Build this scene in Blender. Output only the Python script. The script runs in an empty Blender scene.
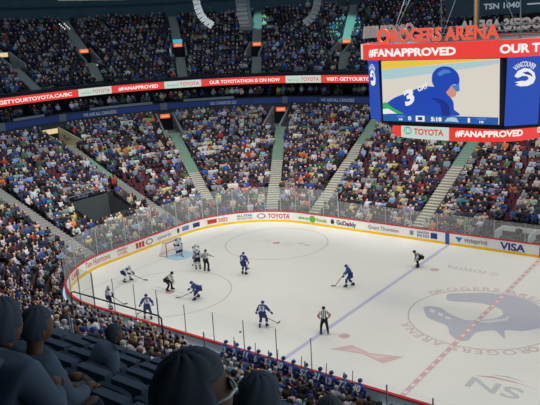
import bpy, bmesh, math, random
import numpy as np
from mathutils import Vector, Matrix

random.seed(7)
rng = np.random.default_rng(7)
PI = math.pi
C = bpy.context.scene.collection
scene = bpy.context.scene

# ------------------------------------------------------------------ camera
CAM = np.array([44.6597, -26.9721, 18.3524])
YAW, PITCH, ROLL, FPX = -0.653304, 0.245115, -0.0559129, 686.18


def cam_axes():
    cy, sy, cp, sp = math.cos(YAW), math.sin(YAW), math.cos(PITCH), math.sin(PITCH)
    f = np.array([cp * sy, cp * cy, -sp])
    rt = np.array([cy, -sy, 0.0])
    up = np.cross(rt, f)
    c, s = math.cos(ROLL), math.sin(ROLL)
    return rt * c + up * s, -rt * s + up * c, f


RT, UPV, FW = cam_axes()
cam_d = bpy.data.cameras.new('camera')
cam = bpy.data.objects.new('camera', cam_d)
C.objects.link(cam)
cam_d.sensor_width = 36
cam_d.lens = 36 * FPX / 540
cam_d.clip_start = 0.1
cam_d.clip_end = 500
cam.matrix_world = Matrix(((RT[0], UPV[0], -FW[0], CAM[0]), (RT[1], UPV[1], -FW[1], CAM[1]),
                           (RT[2], UPV[2], -FW[2], CAM[2]), (0, 0, 0, 1)))
scene.camera = cam

# ------------------------------------------------------------------ world, lights, exposure
world = bpy.data.worlds.new('arena_fill_light')  # even bluish fill light, added to lift the dark tones
scene.world = world
world.use_nodes = True
bg = world.node_tree.nodes['Background']
bg.inputs[0].default_value = (0.58, 0.80, 1.0, 1)
bg.inputs[1].default_value = 0.74

scene.view_settings.view_transform = 'Standard'
scene.view_settings.look = 'None'
scene.view_settings.exposure = 0.0
scene.view_settings.gamma = 1.0
scene.view_settings.use_curve_mapping = False


def aim(o, target):
    d = Vector(target) - o.location
    o.rotation_euler = d.to_track_quat('-Z', 'Y').to_euler()


def area_lamp(name, loc, target, size, power, col, spread):
    l = bpy.data.lights.new(name, 'AREA')
    l.shape = 'SQUARE'
    l.size = size
    l.energy = power
    l.color = col
    l.spread = math.radians(spread)
    o = bpy.data.objects.new(name, l)
    C.objects.link(o)
    o.location = loc
    aim(o, target)
    return o


def spot_lamp(name, loc, target, power, col, angle, blend=0.6, radius=0.6):
    l = bpy.data.lights.new(name, 'SPOT')
    l.energy = power
    l.color = col
    l.spot_size = math.radians(angle)
    l.spot_blend = blend
    l.shadow_soft_size = radius
    o = bpy.data.objects.new(name, l)
    C.objects.link(o)
    o.location = loc
    aim(o, target)
    return o


WARM = (1.0, 0.84, 0.63)
STANDW = (1.0, 0.97, 0.93)
ICE_W, BOWL_W = 475, 14000
for x in (2, 16, 30, 44, 58):
    for y in (3, 23):
        area_lamp('ice_lamp', (x, y, 28), (x, y * 0.7 + 3.9, 0), 2.5, ICE_W, WARM, 110)
for tx, ty, lx, ly, k in ((52, 35, 46, 4, .8), (40, 35, 36, 4, .9), (28, 35, 26, 4, 1.0), (17, 35, 17, 4, 1.05), (7, 34.5, 12, 4, 1.05), (-3, 31, 14, 6, 1.05),
                          (-9.5, 24, 16, 8, 1.05), (-11, 15, 16, 10, 1.0), (-11, 6, 16, 12, .9), (-8, -3, 16, 16, .8), (1, -8, 14, 18, .65),
                          (12, -8, 16, 20, .6), (23, -8, 24, 20, .6), (34, -8, 34, 20, .6)):
    spot_lamp('stand_lamp', (lx, ly, 27), (tx, ty, 2.8), BOWL_W * k, STANDW, 42, 0.7)
for loc, tgt, ang, p in (((8, 30, 25), (-3.2, 54, 18), 11, 40000), ((0, 30, 25), (-18.5, 55.5, 19.6), 6, 30000)):
    spot_lamp('teal_lamp', loc, tgt, p, (0.25, 1.0, 0.95), ang, 0.5, 0.1)


# ------------------------------------------------------------------ materials
def lin(c):
    return tuple(((v / 255) / 12.92) if v / 255 <= 0.04045 else (((v / 255) + 0.055) / 1.055) ** 2.4 for v in c)


MATS = {}


def mat(name, rgb, rough=0.6, metal=0.0, spec=0.3, noise=0.0, nscale=8.0):
    if name in MATS:
        return MATS[name]
    m = bpy.data.materials.new(name)
    m.use_nodes = True
    nt = m.node_tree
    b = nt.nodes['Principled BSDF']
    c = lin(rgb) + (1,)
    b.inputs['Base Color'].default_value = c
    b.inputs['Roughness'].default_value = rough
    b.inputs['Metallic'].default_value = metal
    b.inputs['Specular IOR Level'].default_value = spec
    if noise:
        tc = nt.nodes.new('ShaderNodeTexCoord')
        n = nt.nodes.new('ShaderNodeTexNoise')
        n.inputs['Scale'].default_value = nscale
        n.inputs['Detail'].default_value = 5
        r = nt.nodes.new('ShaderNodeValToRGB')
        r.color_ramp.elements[0].color = tuple(v * (1 - noise) for v in c[:3]) + (1,)
        r.color_ramp.elements[1].color = tuple(min(1, v * (1 + noise)) for v in c[:3]) + (1,)
        nt.links.new(tc.outputs['Object'], n.inputs['Vector'])
        nt.links.new(n.outputs['Fac'], r.inputs['Fac'])
        nt.links.new(r.outputs['Color'], b.inputs['Base Color'])
    MATS[name] = m
    return m


def glow(name, rgb, strength=1.0):
    if name in MATS:
        return MATS[name]
    m = bpy.data.materials.new(name)
    m.use_nodes = True
    b = m.node_tree.nodes['Principled BSDF']
    b.inputs['Base Color'].default_value = (0.02, 0.02, 0.02, 1)
    b.inputs['Roughness'].default_value = 0.5
    b.inputs['Emission Color'].default_value = lin(rgb) + (1,)
    b.inputs['Emission Strength'].default_value = strength
    MATS[name] = m
    return m


def glass_mat(name, tint, haze, gloss=0.04):
    m = bpy.data.materials.new(name)
    m.use_nodes = True
    nt = m.node_tree
    nt.nodes.clear()
    out = nt.nodes.new('ShaderNodeOutputMaterial')
    tr = nt.nodes.new('ShaderNodeBsdfTransparent')
    tr.inputs[0].default_value = tint + (1,)
    df = nt.nodes.new('ShaderNodeBsdfDiffuse')
    df.inputs[0].default_value = (0.8, 0.82, 0.8, 1)
    gl = nt.nodes.new('ShaderNodeBsdfGlossy')
    gl.inputs['Roughness'].default_value = 0.05
    m1 = nt.nodes.new('ShaderNodeMixShader')
    m1.inputs[0].default_value = haze
    m2 = nt.nodes.new('ShaderNodeMixShader')
    m2.inputs[0].default_value = gloss
    nt.links.new(tr.outputs[0], m1.inputs[1])
    nt.links.new(df.outputs[0], m1.inputs[2])
    nt.links.new(m1.outputs[0], m2.inputs[1])
    nt.links.new(gl.outputs[0], m2.inputs[2])
    nt.links.new(m2.outputs[0], out.inputs[0])
    MATS[name] = m
    return m


def stripe_mat(name, a, b_, freq):
    m = bpy.data.materials.new(name)
    m.use_nodes = True
    nt = m.node_tree
    b = nt.nodes['Principled BSDF']
    b.inputs['Roughness'].default_value = 0.8
    tc = nt.nodes.new('ShaderNodeTexCoord')
    sp = nt.nodes.new('ShaderNodeSeparateXYZ')
    mu = nt.nodes.new('ShaderNodeMath')
    mu.operation = 'MULTIPLY'
    mu.inputs[1].default_value = freq
    fr = nt.nodes.new('ShaderNodeMath')
    fr.operation = 'FRACT'
    gt = nt.nodes.new('ShaderNodeMath')
    gt.operation = 'GREATER_THAN'
    gt.inputs[1].default_value = 0.5
    mx = nt.nodes.new('ShaderNodeMix')
    mx.data_type = 'RGBA'
    mx.inputs['A'].default_value = lin(a) + (1,)
    mx.inputs['B'].default_value = lin(b_) + (1,)
    nt.links.new(tc.outputs['Object'], sp.inputs[0])
    nt.links.new(sp.outputs['X'], mu.inputs[0])
    nt.links.new(mu.outputs[0], fr.inputs[0])
    nt.links.new(fr.outputs[0], gt.inputs[0])
    nt.links.new(gt.outputs[0], mx.inputs['Factor'])
    nt.links.new(mx.outputs['Result'], b.inputs['Base Color'])
    MATS[name] = m
    return m


def attr_mat(name):
    m = bpy.data.materials.new(name)
    m.use_nodes = True
    nt = m.node_tree
    b = nt.nodes['Principled BSDF']
    b.inputs['Roughness'].default_value = 0.85
    b.inputs['Specular IOR Level'].default_value = 0.15
    a = nt.nodes.new('ShaderNodeAttribute')
    a.attribute_name = 'col'
    nt.links.new(a.outputs['Color'], b.inputs['Base Color'])
    return m


ICE = mat('rink_ice', (233, 230, 222), 0.42, 0, 0.25, 0.035, 0.5)
BOARD_W = mat('board_white', (238, 236, 230), 0.5)
YELLOW = mat('kick_yellow', (240, 198, 40), 0.5)
CAPRED = mat('cap_red', (196, 44, 48), 0.45)
CONC = mat('concrete', (74, 72, 74), 0.9, 0, 0.2, 0.25, 1.5)
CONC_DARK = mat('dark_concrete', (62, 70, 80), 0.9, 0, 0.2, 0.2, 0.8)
WALLDARK = mat('dark_wall', (66, 88, 98), 0.9, 0, 0.2, 0.25, 0.4)
CREAM = mat('stair_cream', (206, 200, 182), 0.8, 0, 0.2, 0.12, 3)
MINT = mat('stair_mint', (112, 176, 148), 0.8, 0, 0.2, 0.12, 3)
STAIRGREY = mat('stair_grey', (140, 140, 138), 0.85, 0, 0.2, 0.12, 3)
RISER = mat('stair_riser', (142, 139, 130), 0.9)
MAROON = mat('seat_maroon', (92, 46, 58), 0.6)
BLACKM = mat('black_metal', (26, 28, 32), 0.5, 0.3)
GREYM = mat('grey_metal', (120, 124, 128), 0.45, 0.5)
POSTM = mat('stanchion_metal', (178, 180, 178), 0.4, 0.2)
NEARPOST = mat('near_stanchion_metal', (142, 146, 150), 0.6, 0.0)
NAVYRAIL = mat('rail_navy', (30, 36, 58), 0.45, 0.2)
BEIGE = mat('portal_beige', (178, 166, 132), 0.85)
BLUEBAN = mat('banner_blue', (62, 80, 144), 0.7)
GLASS = glass_mat('rink_glass', (0.95, 0.97, 0.965), 0.085)
GLASSN = glass_mat('near_rink_glass', (0.994, 0.996, 0.996), 0.004, 0.006)


# ------------------------------------------------------------------ mesh helpers
class MB:
    def __init__(self):
        self.v, self.f, self.m = [], [], []

    def add(self, vs, fs, mi=0):
        o = len(self.v)
        self.v += [tuple(p) for p in vs]
        self.f += [tuple(i + o for i in f) for f in fs]
        self.m += [mi] * len(fs)
        return self

    def box(self, c, s, rot=0.0, mi=0, taper=1.0):
        hx, hy, hz = s[0] / 2, s[1] / 2, s[2] / 2
        vs = []
        for z, k in ((-hz, 1), (hz, taper)):
            for x, y in ((-hx, -hy), (hx, -hy), (hx, hy), (-hx, hy)):
                X, Y = x * k, y * k
                vs.append((c[0] + X * math.cos(rot) - Y * math.sin(rot), c[1] + X * math.sin(rot) + Y * math.cos(rot), c[2] + z))
        return self.add(vs, [(3, 2, 1, 0), (4, 5, 6, 7), (0, 1, 5, 4), (1, 2, 6, 5), (2, 3, 7, 6), (3, 0, 4, 7)], mi)

    def tube(self, pts, r, n=8, mi=0, caps=True):
        pts = [Vector(p) for p in pts]
        rs = r if isinstance(r, (list, tuple)) else [r] * len(pts)
        rings = []
        for i, p in enumerate(pts):
            t = (pts[min(i + 1, len(pts) - 1)] - pts[max(i - 1, 0)]).normalized()
            a = Vector((0, 0, 1)) if abs(t.z) < 0.9 else Vector((1, 0, 0))
            u = t.cross(a).normalized()
            w = t.cross(u)
            rings.append([p + (u * math.cos(2 * PI * k / n) + w * math.sin(2 * PI * k / n)) * rs[i] for k in range(n)])
        vs = [q for rg in rings for q in rg]
        fs = []
        for i in range(len(rings) - 1):
            for k in range(n):
                fs.append((i * n + k, i * n + (k + 1) % n, (i + 1) * n + (k + 1) % n, (i + 1) * n + k))
        if caps:
            fs.append(tuple(range(n - 1, -1, -1)))
            fs.append(tuple((len(rings) - 1) * n + k for k in range(n)))
        return self.add(vs, fs, mi)

    def ball(self, c, r, n=10, m=7, mi=0, z0=-1.0, M=None):
        r = r if isinstance(r, (tuple, list)) else (r, r, r)
        vs, fs = [], []
        for j in range(m + 1):
            ph = math.asin(z0) + (PI / 2 - math.asin(z0)) * j / m
            for k in range(n):
                a = 2 * PI * k / n
                p = Vector((r[0] * math.cos(ph) * math.cos(a), r[1] * math.cos(ph) * math.sin(a), r[2] * math.sin(ph)))
                if M is not None:
                    p = M @ p
                vs.append((c[0] + p.x, c[1] + p.y, c[2] + p.z))
        for j in range(m):
            for k in range(n):
                fs.append((j * n + k, j * n + (k + 1) % n, (j + 1) * n + (k + 1) % n, (j + 1) * n + k))
        fs.append(tuple(range(n - 1, -1, -1)))
        return self.add(vs, fs, mi)

    def build(self, name, m, parent=None, smooth=False):
        me = bpy.data.meshes.new(name)
        me.from_pydata(self.v, [], self.f)
        ms = m if isinstance(m, (list, tuple)) else [m]
        for x in ms:
            me.materials.append(x)
        if len(ms) > 1:
            me.polygons.foreach_set('material_index', self.m)
        if smooth:
            me.polygons.foreach_set('use_smooth', [True] * len(self.f))
        me.update()
        return link(name, me, parent)


def link(name, data, parent=None):
    o = bpy.data.objects.new(name, data)
    C.objects.link(o)
    if parent is not None:
        o.parent = parent
    return o


def tag(o, label, cat, group=None):
    o['label'] = label
    o['category'] = cat
    if group:
        o['group'] = group
    return o


def structure(o, label=None):
    o['kind'] = 'structure'
    if label:
        o['label'] = label
    return o


def thing(name, label, cat, loc=(0, 0, 0), rz=0.0, group=None):
    o = bpy.data.objects.new(name, None)
    o.empty_display_size = 0.2
    C.objects.link(o)
    o.location = loc
    o.rotation_euler = (0, 0, rz)
    return tag(o, label, cat, group)


_txt = {}


def text_geo(body, h, width=None, bold=0.0, extrude=0.0, space=1.0):
    """vertices and faces of a line of text: cap height h, starting at x = 0, baseline y = 0"""
    key = (body, bold, extrude, space)
    if key not in _txt:
        cu = bpy.data.curves.new('lettering', 'FONT')
        cu.body = body
        cu.resolution_u = 3
        cu.offset = bold
        cu.extrude = extrude
        cu.space_character = space
        o = bpy.data.objects.new('lettering', cu)
        C.objects.link(o)
        bpy.context.view_layer.update()
        me = bpy.data.meshes.new_from_object(o.evaluated_get(bpy.context.evaluated_depsgraph_get()))
        bpy.data.objects.remove(o)
        v = np.array([p.co[:] for p in me.vertices])
        f = [tuple(p.vertices) for p in me.polygons]
        bpy.data.meshes.remove(me)
        bpy.data.curves.remove(cu)
        _txt[key] = (v, f)
    v, f = _txt[key]
    v = v.copy()
    v[:, 0] -= v[:, 0].min()
    k = h / (0.69 + bold * 2)
    v[:, :2] *= k
    if width:
        v[:, 0] *= width / v[:, 0].max()
    return v, f


# ------------------------------------------------------------------ ring paths
L, W, RC = 60.96, 25.91, 8.53
XE = 64.0


class Path:
    """a rounded U open to +X, offset df from the long boards and de from the end boards; s runs from the far right round to the near right"""

    def __init__(self, df, de, rc):
        self.df, self.de, self.rc = df, de, rc
        self.x0, self.y1, self.y0 = -de, W + df, -df
        self.l1 = XE - (self.x0 + rc)
        self.l2 = PI / 2 * rc
        self.l3 = (self.y1 - rc) - (self.y0 + rc)
        self.total = 2 * self.l1 + 2 * self.l2 + self.l3

    def at(self, s):
        """x, y and the inward normal"""
        rc, x0, y0, y1 = self.rc, self.x0, self.y0, self.y1
        a1, a2, a3, a4 = self.l1, self.l1 + self.l2, self.l1 + self.l2 + self.l3, self.l1 + 2 * self.l2 + self.l3
        if s < a1:
            return XE - s, y1, 0.0, -1.0
        if s < a2:
            a = PI / 2 + (s - a1) / rc
            return x0 + rc + rc * math.cos(a), y1 - rc + rc * math.sin(a), -math.cos(a), -math.sin(a)
        if s < a3:
            return x0, y1 - rc - (s - a2), 1.0, 0.0
        if s < a4:
            a = PI + (s - a3) / rc
            return x0 + rc + rc * math.cos(a), y0 + rc + rc * math.sin(a), -math.cos(a), -math.sin(a)
        return x0 + rc + (s - a4), y0, 0.0, 1.0

    def samples(self, n=None):
        """stations shared by every path: equal counts per straight and corner"""
        out = []
        c = [0, self.l1, self.l1 + self.l2, self.l1 + self.l2 + self.l3, self.l1 + 2 * self.l2 + self.l3, self.total]
        for (a, b), k in zip(zip(c[:-1], c[1:]), (50, 64, 40, 30, 40)):
            out += [a + (b - a) * i / k for i in range(k)]
        return out + [self.total]


def ring_strip(mb, prof, mi=0, s_range=None):
    """sweep: prof is a list of (Path, z, inward offset); all paths sampled station by station"""
    cols = []
    for p, z, e in prof:
        col = []
        for s in p.samples():
            x, y, nx, ny = p.at(s)
            col.append((x + nx * e, y + ny * e, z))
        cols.append(col)
    n = len(cols[0])
    vs = [q for c in cols for q in c]
    fs = []
    for j in range(len(cols) - 1):
        for i in range(n - 1):
            fs.append((j * n + i, (j + 1) * n + i, (j + 1) * n + i + 1, j * n + i + 1))
    return mb.add(vs, fs, mi)


def ring_text(name, body, path, s_left, s_right, z, h, m, parent=None, e=0.03, bold=0.02, extrude=0.0, label=None, space=1.0):
    """text on a ring, read from inside; s_left > s_right"""
    v, f = text_geo(body, h, abs(s_left - s_right), bold, extrude, space)
    mb = MB()
    vs = []
    for x, y, q in v:
        px, py, nx, ny = path.at(s_left - x)
        vs.append((px + nx * (e + q), py + ny * (e + q), z + y))
    mb.add(vs, f)
    o = mb.build(name, m, parent)
    if label:
        o['label'] = label
    return o


def ring_patch(mb, path, s0, s1, z0, z1, e, n=6, mi=0):
    vs = []
    for i in range(n + 1):
        x, y, nx, ny = path.at(s0 + (s1 - s0) * i / n)
        vs += [(x + nx * e, y + ny * e, z0), (x + nx * e, y + ny * e, z1)]
    return mb.add(vs, [(2 * i, 2 * i + 1, 2 * i + 3, 2 * i + 2) for i in range(n)], mi)


RINK = Path(0, 0, RC)


def mixq(a, b, t):
    return tuple(x + (y - x) * t for x, y in zip(a, b))


LOW0, LOW1 = (0.35, 0.35, 8.9, 0.45), (20.5, 24.6, 25.8, 9.1)
UP0, UP1 = (19.9, 25.6, 23.0, 12.7), (33.9, 40.1, 33.0, 21.0)
NL, NU = 24, 17


def low_q(t):
    return mixq(LOW0, LOW1, t)


def up_q(t):
    return mixq(UP0, UP1, t)


# ------------------------------------------------------------------ ice sheet and its paint
def rink_outline(off, n=24):
    p = Path(off, off, RC + off)
    pts = [p.at(s)[:2] for s in p.samples()]
    return pts


mb = MB()
pts = rink_outline(0.0)
mb.add([(x, y, 0.0) for x, y in pts], [tuple(range(len(pts)))])
floor = structure(mb.build('floor', ICE), 'white ice sheet')


def paint(name, mb, rgb, label=None):
    o = mb.build(name, mat('paint_' + name + '_%d_%d_%d' % rgb, rgb, 0.45, 0, 0.25, 0.06, 1.2), floor)
    if label:
        o['label'] = label
    return o


PZ = 0.004


def smooth(poly, n=4, k=.5):
    out = []
    m = len(poly)
    for i in range(m):
        p0, p1, p2, p3 = (poly[(i + j - 1) % m] for j in range(4))
        for q in range(n):
            t = q / n
            out.append(tuple(b * (2 * t ** 3 - 3 * t * t + 1) + (c - a) * k * (t ** 3 - 2 * t * t + t) + c * (-2 * t ** 3 + 3 * t * t) + (d - b) * k * (t ** 3 - t * t)
                             for a, b, c, d in zip(p0, p1, p2, p3)))
    return out


def flat(mb, poly, z=PZ):
    return mb.add([(x, y, z) for x, y in poly], [tuple(range(len(poly)))])


def ringdisc(mb, cx, cy, r0, r1, n=64, a0=0, a1=2 * PI, z=PZ):
    vs = []
    for i in range(n + 1):
        a = a0 + (a1 - a0) * i / n
        vs += [(cx + r0 * math.cos(a), cy + r0 * math.sin(a), z), (cx + r1 * math.cos(a), cy + r1 * math.sin(a), z)]
    return mb.add(vs, [(2 * i, 2 * i + 1, 2 * i + 3, 2 * i + 2) for i in range(n)])


def rect(x0, x1, y0, y1):
    return [(x0, y0), (x1, y0), (x1, y1), (x0, y1)]


paint('blue_line', flat(MB(), rect(22.79, 23.09, 0.02, 25.89)), (192, 191, 211), 'pale blue line painted across the ice')
mb = MB()
for i in range(60):
    y = 0.15 + i * 0.43
    mb.add([(30.33, y, PZ * 3), (30.63, y, PZ * 3), (30.63, y + 0.43, PZ * 3), (30.33, y + 0.43, PZ * 3)], [(0, 1, 2, 3)], 0)
    if i % 2 == 0:
        mb.add([(30.38, y + .06, PZ * 3.8), (30.58, y + .06, PZ * 3.8), (30.58, y + 0.37, PZ * 3.8), (30.38, y + 0.37, PZ * 3.8)], [(0, 1, 2, 3)], 1)
o = mb.build('centre_line', [mat('paint_centre_line', (214, 180, 178), 0.45), mat('paint_centre_block', (232, 226, 220), 0.45)], floor)
o['label'] = 'red centre line with white blocks'
paint('goal_line', flat(MB(), rect(3.33, 3.39, 3.0, 22.9)), (206, 178, 174))
for cx, cy in ((9.45, 6.25), (9.45, 19.66)):
    mb = MB()
    ringdisc(mb, cx, cy, 4.535, 4.605)
    for sx in (-1, 1):
        for sy in (-1, 1):
            flat(mb, rect(cx + sx * 0.6, cx + sx * 1.7, cy + sy * 0.25 - .03, cy + sy * 0.25 + .03))
    paint('faceoff_circle', mb, (188, 176, 172))
    paint('faceoff_dot', ringdisc(MB(), cx, cy, 0.0, 0.34, 24), (206, 158, 154))
for cx, cy in ((24.38, 6.25), (24.38, 19.66)):
    paint('faceoff_dot', ringdisc(MB(), cx, cy, 0.0, 0.34, 24), (206, 182, 180))
mb = MB()
n = 20
arc = [(3.39 + 1.83 * math.cos(a), 12.95 + 1.83 * math.sin(a)) for a in np.linspace(-math.acos(0.667) - 0.30, math.acos(0.667) + 0.30, n)]
flat(mb, [(3.39, 12.95 - 1.22)] + [(min(max(x, 3.39), 5.22), min(max(y, 12.95 - 1.22), 12.95 + 1.22)) for x, y in arc] + [(3.39, 12.95 + 1.22)])
paint('goal_crease', mb, (176, 206, 222), 'light blue goal crease')

# centre circle with the whale emblem and the ring of lettering
cx, cy = 30.48, 12.95
paint('centre_circle', ringdisc(MB(), cx, cy, 4.53, 4.60, 96), (184, 172, 178))


def ice_text(name, body, radius, a_mid, h, ang, rgb):
    v, f = text_geo(body, h, ang * radius, 0.012, space=1.25)
    vs = []
    half = v[:, 0].max() / 2
    for x, y, q in v:
        a = a_mid - (x - half) / radius
        r_ = radius + y
        vs.append((cx + r_ * math.cos(a), cy + r_ * math.sin(a), PZ))
    mb = MB().add(vs, f)
    return paint(name, mb, rgb)


for a in (96, -90):
    ice_text('centre_lettering', 'ROGERS ARENA', 4.66, math.radians(a), 0.60, math.radians(101), (212, 190, 188))
    aa = math.radians(a + 54.5)
    paint('lettering_emblem', ringdisc(MB(), cx + 4.96 * math.cos(aa), cy + 4.96 * math.sin(aa), 0.17, 0.32, 24), (212, 190, 188))
orca = [(27.15, 15.58), (27.64, 14.45), (29.40, 15.05), (30.6, 14.95), (31.25, 14.55), (31.5, 13.85), (31.25, 13.1), (30.6, 12.55), (29.81, 12.05),
        (28.59, 12.45), (27.71, 13.08), (26.85, 12.98), (26.72, 12.55), (26.89, 12.20), (27.64, 11.19), (29.1, 10.68), (29.75, 9.62), (30.5, 9.06),
        (30.98, 9.38), (31.0, 10.62), (31.83, 11.42), (32.76, 10.58), (32.36, 11.75), (33.3, 12.2), (34.0, 13.1), (34.1, 14.3),
        (33.6, 15.7), (32.5, 16.9), (31.0, 17.35), (29.3, 17.0), (28.0, 16.2)]
paint('whale_emblem', flat(MB(), smooth(orca, 4, .35), PZ), (190, 190, 199), 'faded blue whale emblem at centre ice')
mb = MB()
for k, (a, b) in enumerate(((0.0, 0.55), (0.75, 1.25), (1.45, 1.9))):
    x = 27.3 + a * 0.9
    flat(mb, [(x - .15, 12.65 - a * .42), (x + .25, 12.65 - a * .42 - .1), (x + .35, 12.1 - a * .30), (x + .0, 12.2 - a * .38)], PZ * 1.8)
paint('whale_teeth', mb, (226, 224, 220))
paint('whale_belly', flat(MB(), [(29.9, 11.75), (31.2, 12.35), (32.0, 13.2), (31.95, 14.0), (31.72, 13.4), (31.1, 12.75)], PZ * 1.8), (220, 218, 216))

# other marks painted in the ice
bow = [(24.55, 4.3), (25.4, 5.42), (26.75, 5.02), (28.7, 5.57), (28.04, 4.26), (26.48, 4.72)]
paint('bow_tie_mark', flat(MB(), bow), (218, 186, 182), 'faded red bow tie mark in the ice')
paint('bow_tie_centre', flat(MB(), [(25.3, 4.62), (25.75, 5.1), (26.75, 4.88), (27.9, 5.2), (27.55, 4.6), (26.5, 4.86)], PZ * 1.8), (226, 206, 202))


def ice_line_text(name, body, x_start, y_base, h, width, rgb, flip=True):
    v, f = text_geo(body, h, width, 0.02)
    k = -1 if flip else 1
    return paint(name, MB().add([(x_start + k * x, y_base + k * y, PZ) for x, y, q in v], f), rgb)


ice_line_text('sponsor_ice_lettering', 'TOYOTA', 28.05, 21.15, 0.62, 3.2, (206, 194, 192))
paint('sponsor_ice_emblem', ringdisc(ringdisc(MB(), 28.55, 20.84, 0.28, 0.34, 24), 28.55, 20.84, 0.1, 0.15, 20), (206, 194, 192))
ice_line_text('network_ice_lettering', 'SN', 35.5, 5.32, 1.15, 2.75, (197, 199, 198))
paint('network_ice_swoosh', flat(MB(), [(32.75, 5.5), (33.6, 5.9), (34.8, 5.95), (36.0, 5.7), (35.0, 5.85), (33.7, 5.75)]), (206, 168, 166))
paint('network_ice_curve', flat(MB(), [(33.4, 6.05), (34.3, 6.3), (35.4, 6.15), (34.4, 6.18)]), (168, 192, 176))
for x, y, w_ in ((11.1, 20.5, 0.55), (11.9, 20.3, 0.5)):
    paint('zone_mark', flat(MB(), [(x, y), (x + w_, y + .22), (x + w_ + .2, y + .1), (x + .25, y - .16)]), (206, 182, 178))

# ------------------------------------------------------------------ boards
boards = MB()
BT = 0.16
outer = Path(BT, BT, RC + BT)
ring_strip(boards, [(RINK, 0.0, 0), (RINK, 1.02, 0), (outer, 1.02, 0), (outer, 0.0, 0)])
boards = tag(boards.build('dasher_boards', BOARD_W), 'white dasher boards with sponsor signs running round the whole ice rink', 'rink boards')
kp = MB()
ring_strip(kp, [(RINK, 0.0, 0.012), (RINK, 0.22, 0.012), (RINK, 0.22, 0)])
kp.build('kick_plate', YELLOW, boards)['label'] = 'yellow kick plate'
cr = MB()
ring_strip(cr, [(RINK, 1.02, 0.02), (RINK, 1.09, 0.02), (outer, 1.09, -0.02), (outer, 1.02, -0.02), (RINK, 1.02, 0.02)])
cr.build('cap_rail', CAPRED, boards)['label'] = 'red cap rail'
mb = MB()
for u in (41.2,):
    ring_patch(mb, RINK, u + .18, u - .18, 0.03, 1.015, 0.016, 2)
mb.build('line_marking', mat('board_blue', (52, 86, 168), 0.5), boards)['label'] = 'blue line carried up the boards'
mb = MB()
ring_patch(mb, RINK, XE - 30.33, XE - 30.63, 0.03, 1.015, 0.016, 2)
mb.build('line_marking', mat('board_red', (196, 60, 56), 0.5), boards)['label'] = 'red centre line carried up the boards'
mb = MB()
for s in (37.9, 64.0, 70.6, 76.0, 79.2, 50.8, 57.4, 43.9):
    mb = MB()
    ring_patch(mb, RINK, s + .012, s - .012, 0.23, 1.015, 0.013, 1)
    mb.build('panel_seam', mat('seam_grey', (150, 148, 146), .6), boards)
E_RED, E_GREY, E_BLUE, E_BLK, E_GRN = (mat('ad_red', (204, 52, 52), .5), mat('ad_grey', (136, 140, 146), .5), mat('ad_blue', (40, 56, 140), .5),
                                       mat('ad_black', (54, 56, 62), .5), mat('ad_green', (110, 176, 62), .5))
ORANGE = mat('ad_orange', (214, 96, 70), .5)


def board_ad(body, sl, sr, m, z=0.38, h=0.45, bold=0.02):
    return ring_text('sponsor_lettering', body, RINK, sl, sr, z, h, m, boards, 0.016, bold)


board_ad('VISA', 36.75, 34.75, E_BLUE, 0.30, 0.62, 0.035)
board_ad('vistaprint', 39.75, 37.75, E_GREY, 0.45, 0.40)
mb = MB()
ring_patch(mb, RINK, 40.45, 40.05, 0.36, 0.36, 0.016, 1)
x0 = XE - 40.5
mb = MB().add([(x0, W - .016, .78), (x0 + .62, W - .016, .78), (x0 + .31, W - .016, .34)], [(0, 2, 1)])
mb.build('sponsor_emblem', mat('ad_cyan', (40, 120, 200), .5), boards)
board_ad('CANUCKS', 43.95, 42.85, E_BLUE, 0.66, 0.22)
board_ad('FOR KIDS', 43.95, 42.85, E_BLUE, 0.36, 0.22)
mb = MB()
ring_patch(mb, RINK, 42.7, 42.1, .34, .84, .016, 2)
mb.build('sponsor_emblem', E_BLUE, boards)
mb = MB()
ring_patch(mb, RINK, 44.65, 44.3, .42, .8, .016, 2)
mb.build('sponsor_emblem', E_GREY, boards)
board_ad('Grant Thornton', 48.75, 45.7, E_GREY, 0.44, 0.36)
board_ad('GoDaddy', 52.1, 50.0, E_BLK, 0.40, 0.44, 0.03)
mb = MB()
ringv = [(XE - 52.55 + .2 * math.cos(a), W - .016, .6 + .24 * math.sin(a)) for a in np.linspace(0, 2 * PI, 16, endpoint=False)]
mb.add(ringv, [tuple(range(16))])
mb.build('sponsor_emblem', E_BLK, boards)
board_ad('save-on', 56.4, 55.25, E_GRN, 0.44, 0.36, 0.03)
board_ad('foods', 54.35, 53.2, E_GRN, 0.42, 0.36, 0.03)
mb = MB()
cxs = 54.8
vs = []
for a in np.linspace(0, 2 * PI, 16, endpoint=False):
    x, y, nx, ny = RINK.at(cxs + .36 * math.cos(a))
    vs.append((x + nx * .016, y + ny * .016, .58 + .34 * math.sin(a)))
MB().add(vs, [tuple(range(16))]).build('sponsor_emblem', E_GRN, boards)
board_ad('TOYOTA', 59.6, 57.35, E_RED, 0.38, 0.46, 0.025)


def ring_oval(path, s, z, rs, rz, w, e, m, parent, name='sponsor_emblem'):
    vs, fs = [], []
    n = 20
    for i in range(n):
        a = 2 * PI * i / n
        for k in (1, 1 - w):
            x, y, nx, ny = path.at(s + rs * k * math.cos(a))
            vs.append((x + nx * e, y + ny * e, z + rz * k * math.sin(a)))
    for i in range(n):
        j = (i + 1) % n
        fs.append((2 * i, 2 * j, 2 * j + 1, 2 * i + 1))
    return MB().add(vs, fs).build(name, m, parent)


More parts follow.
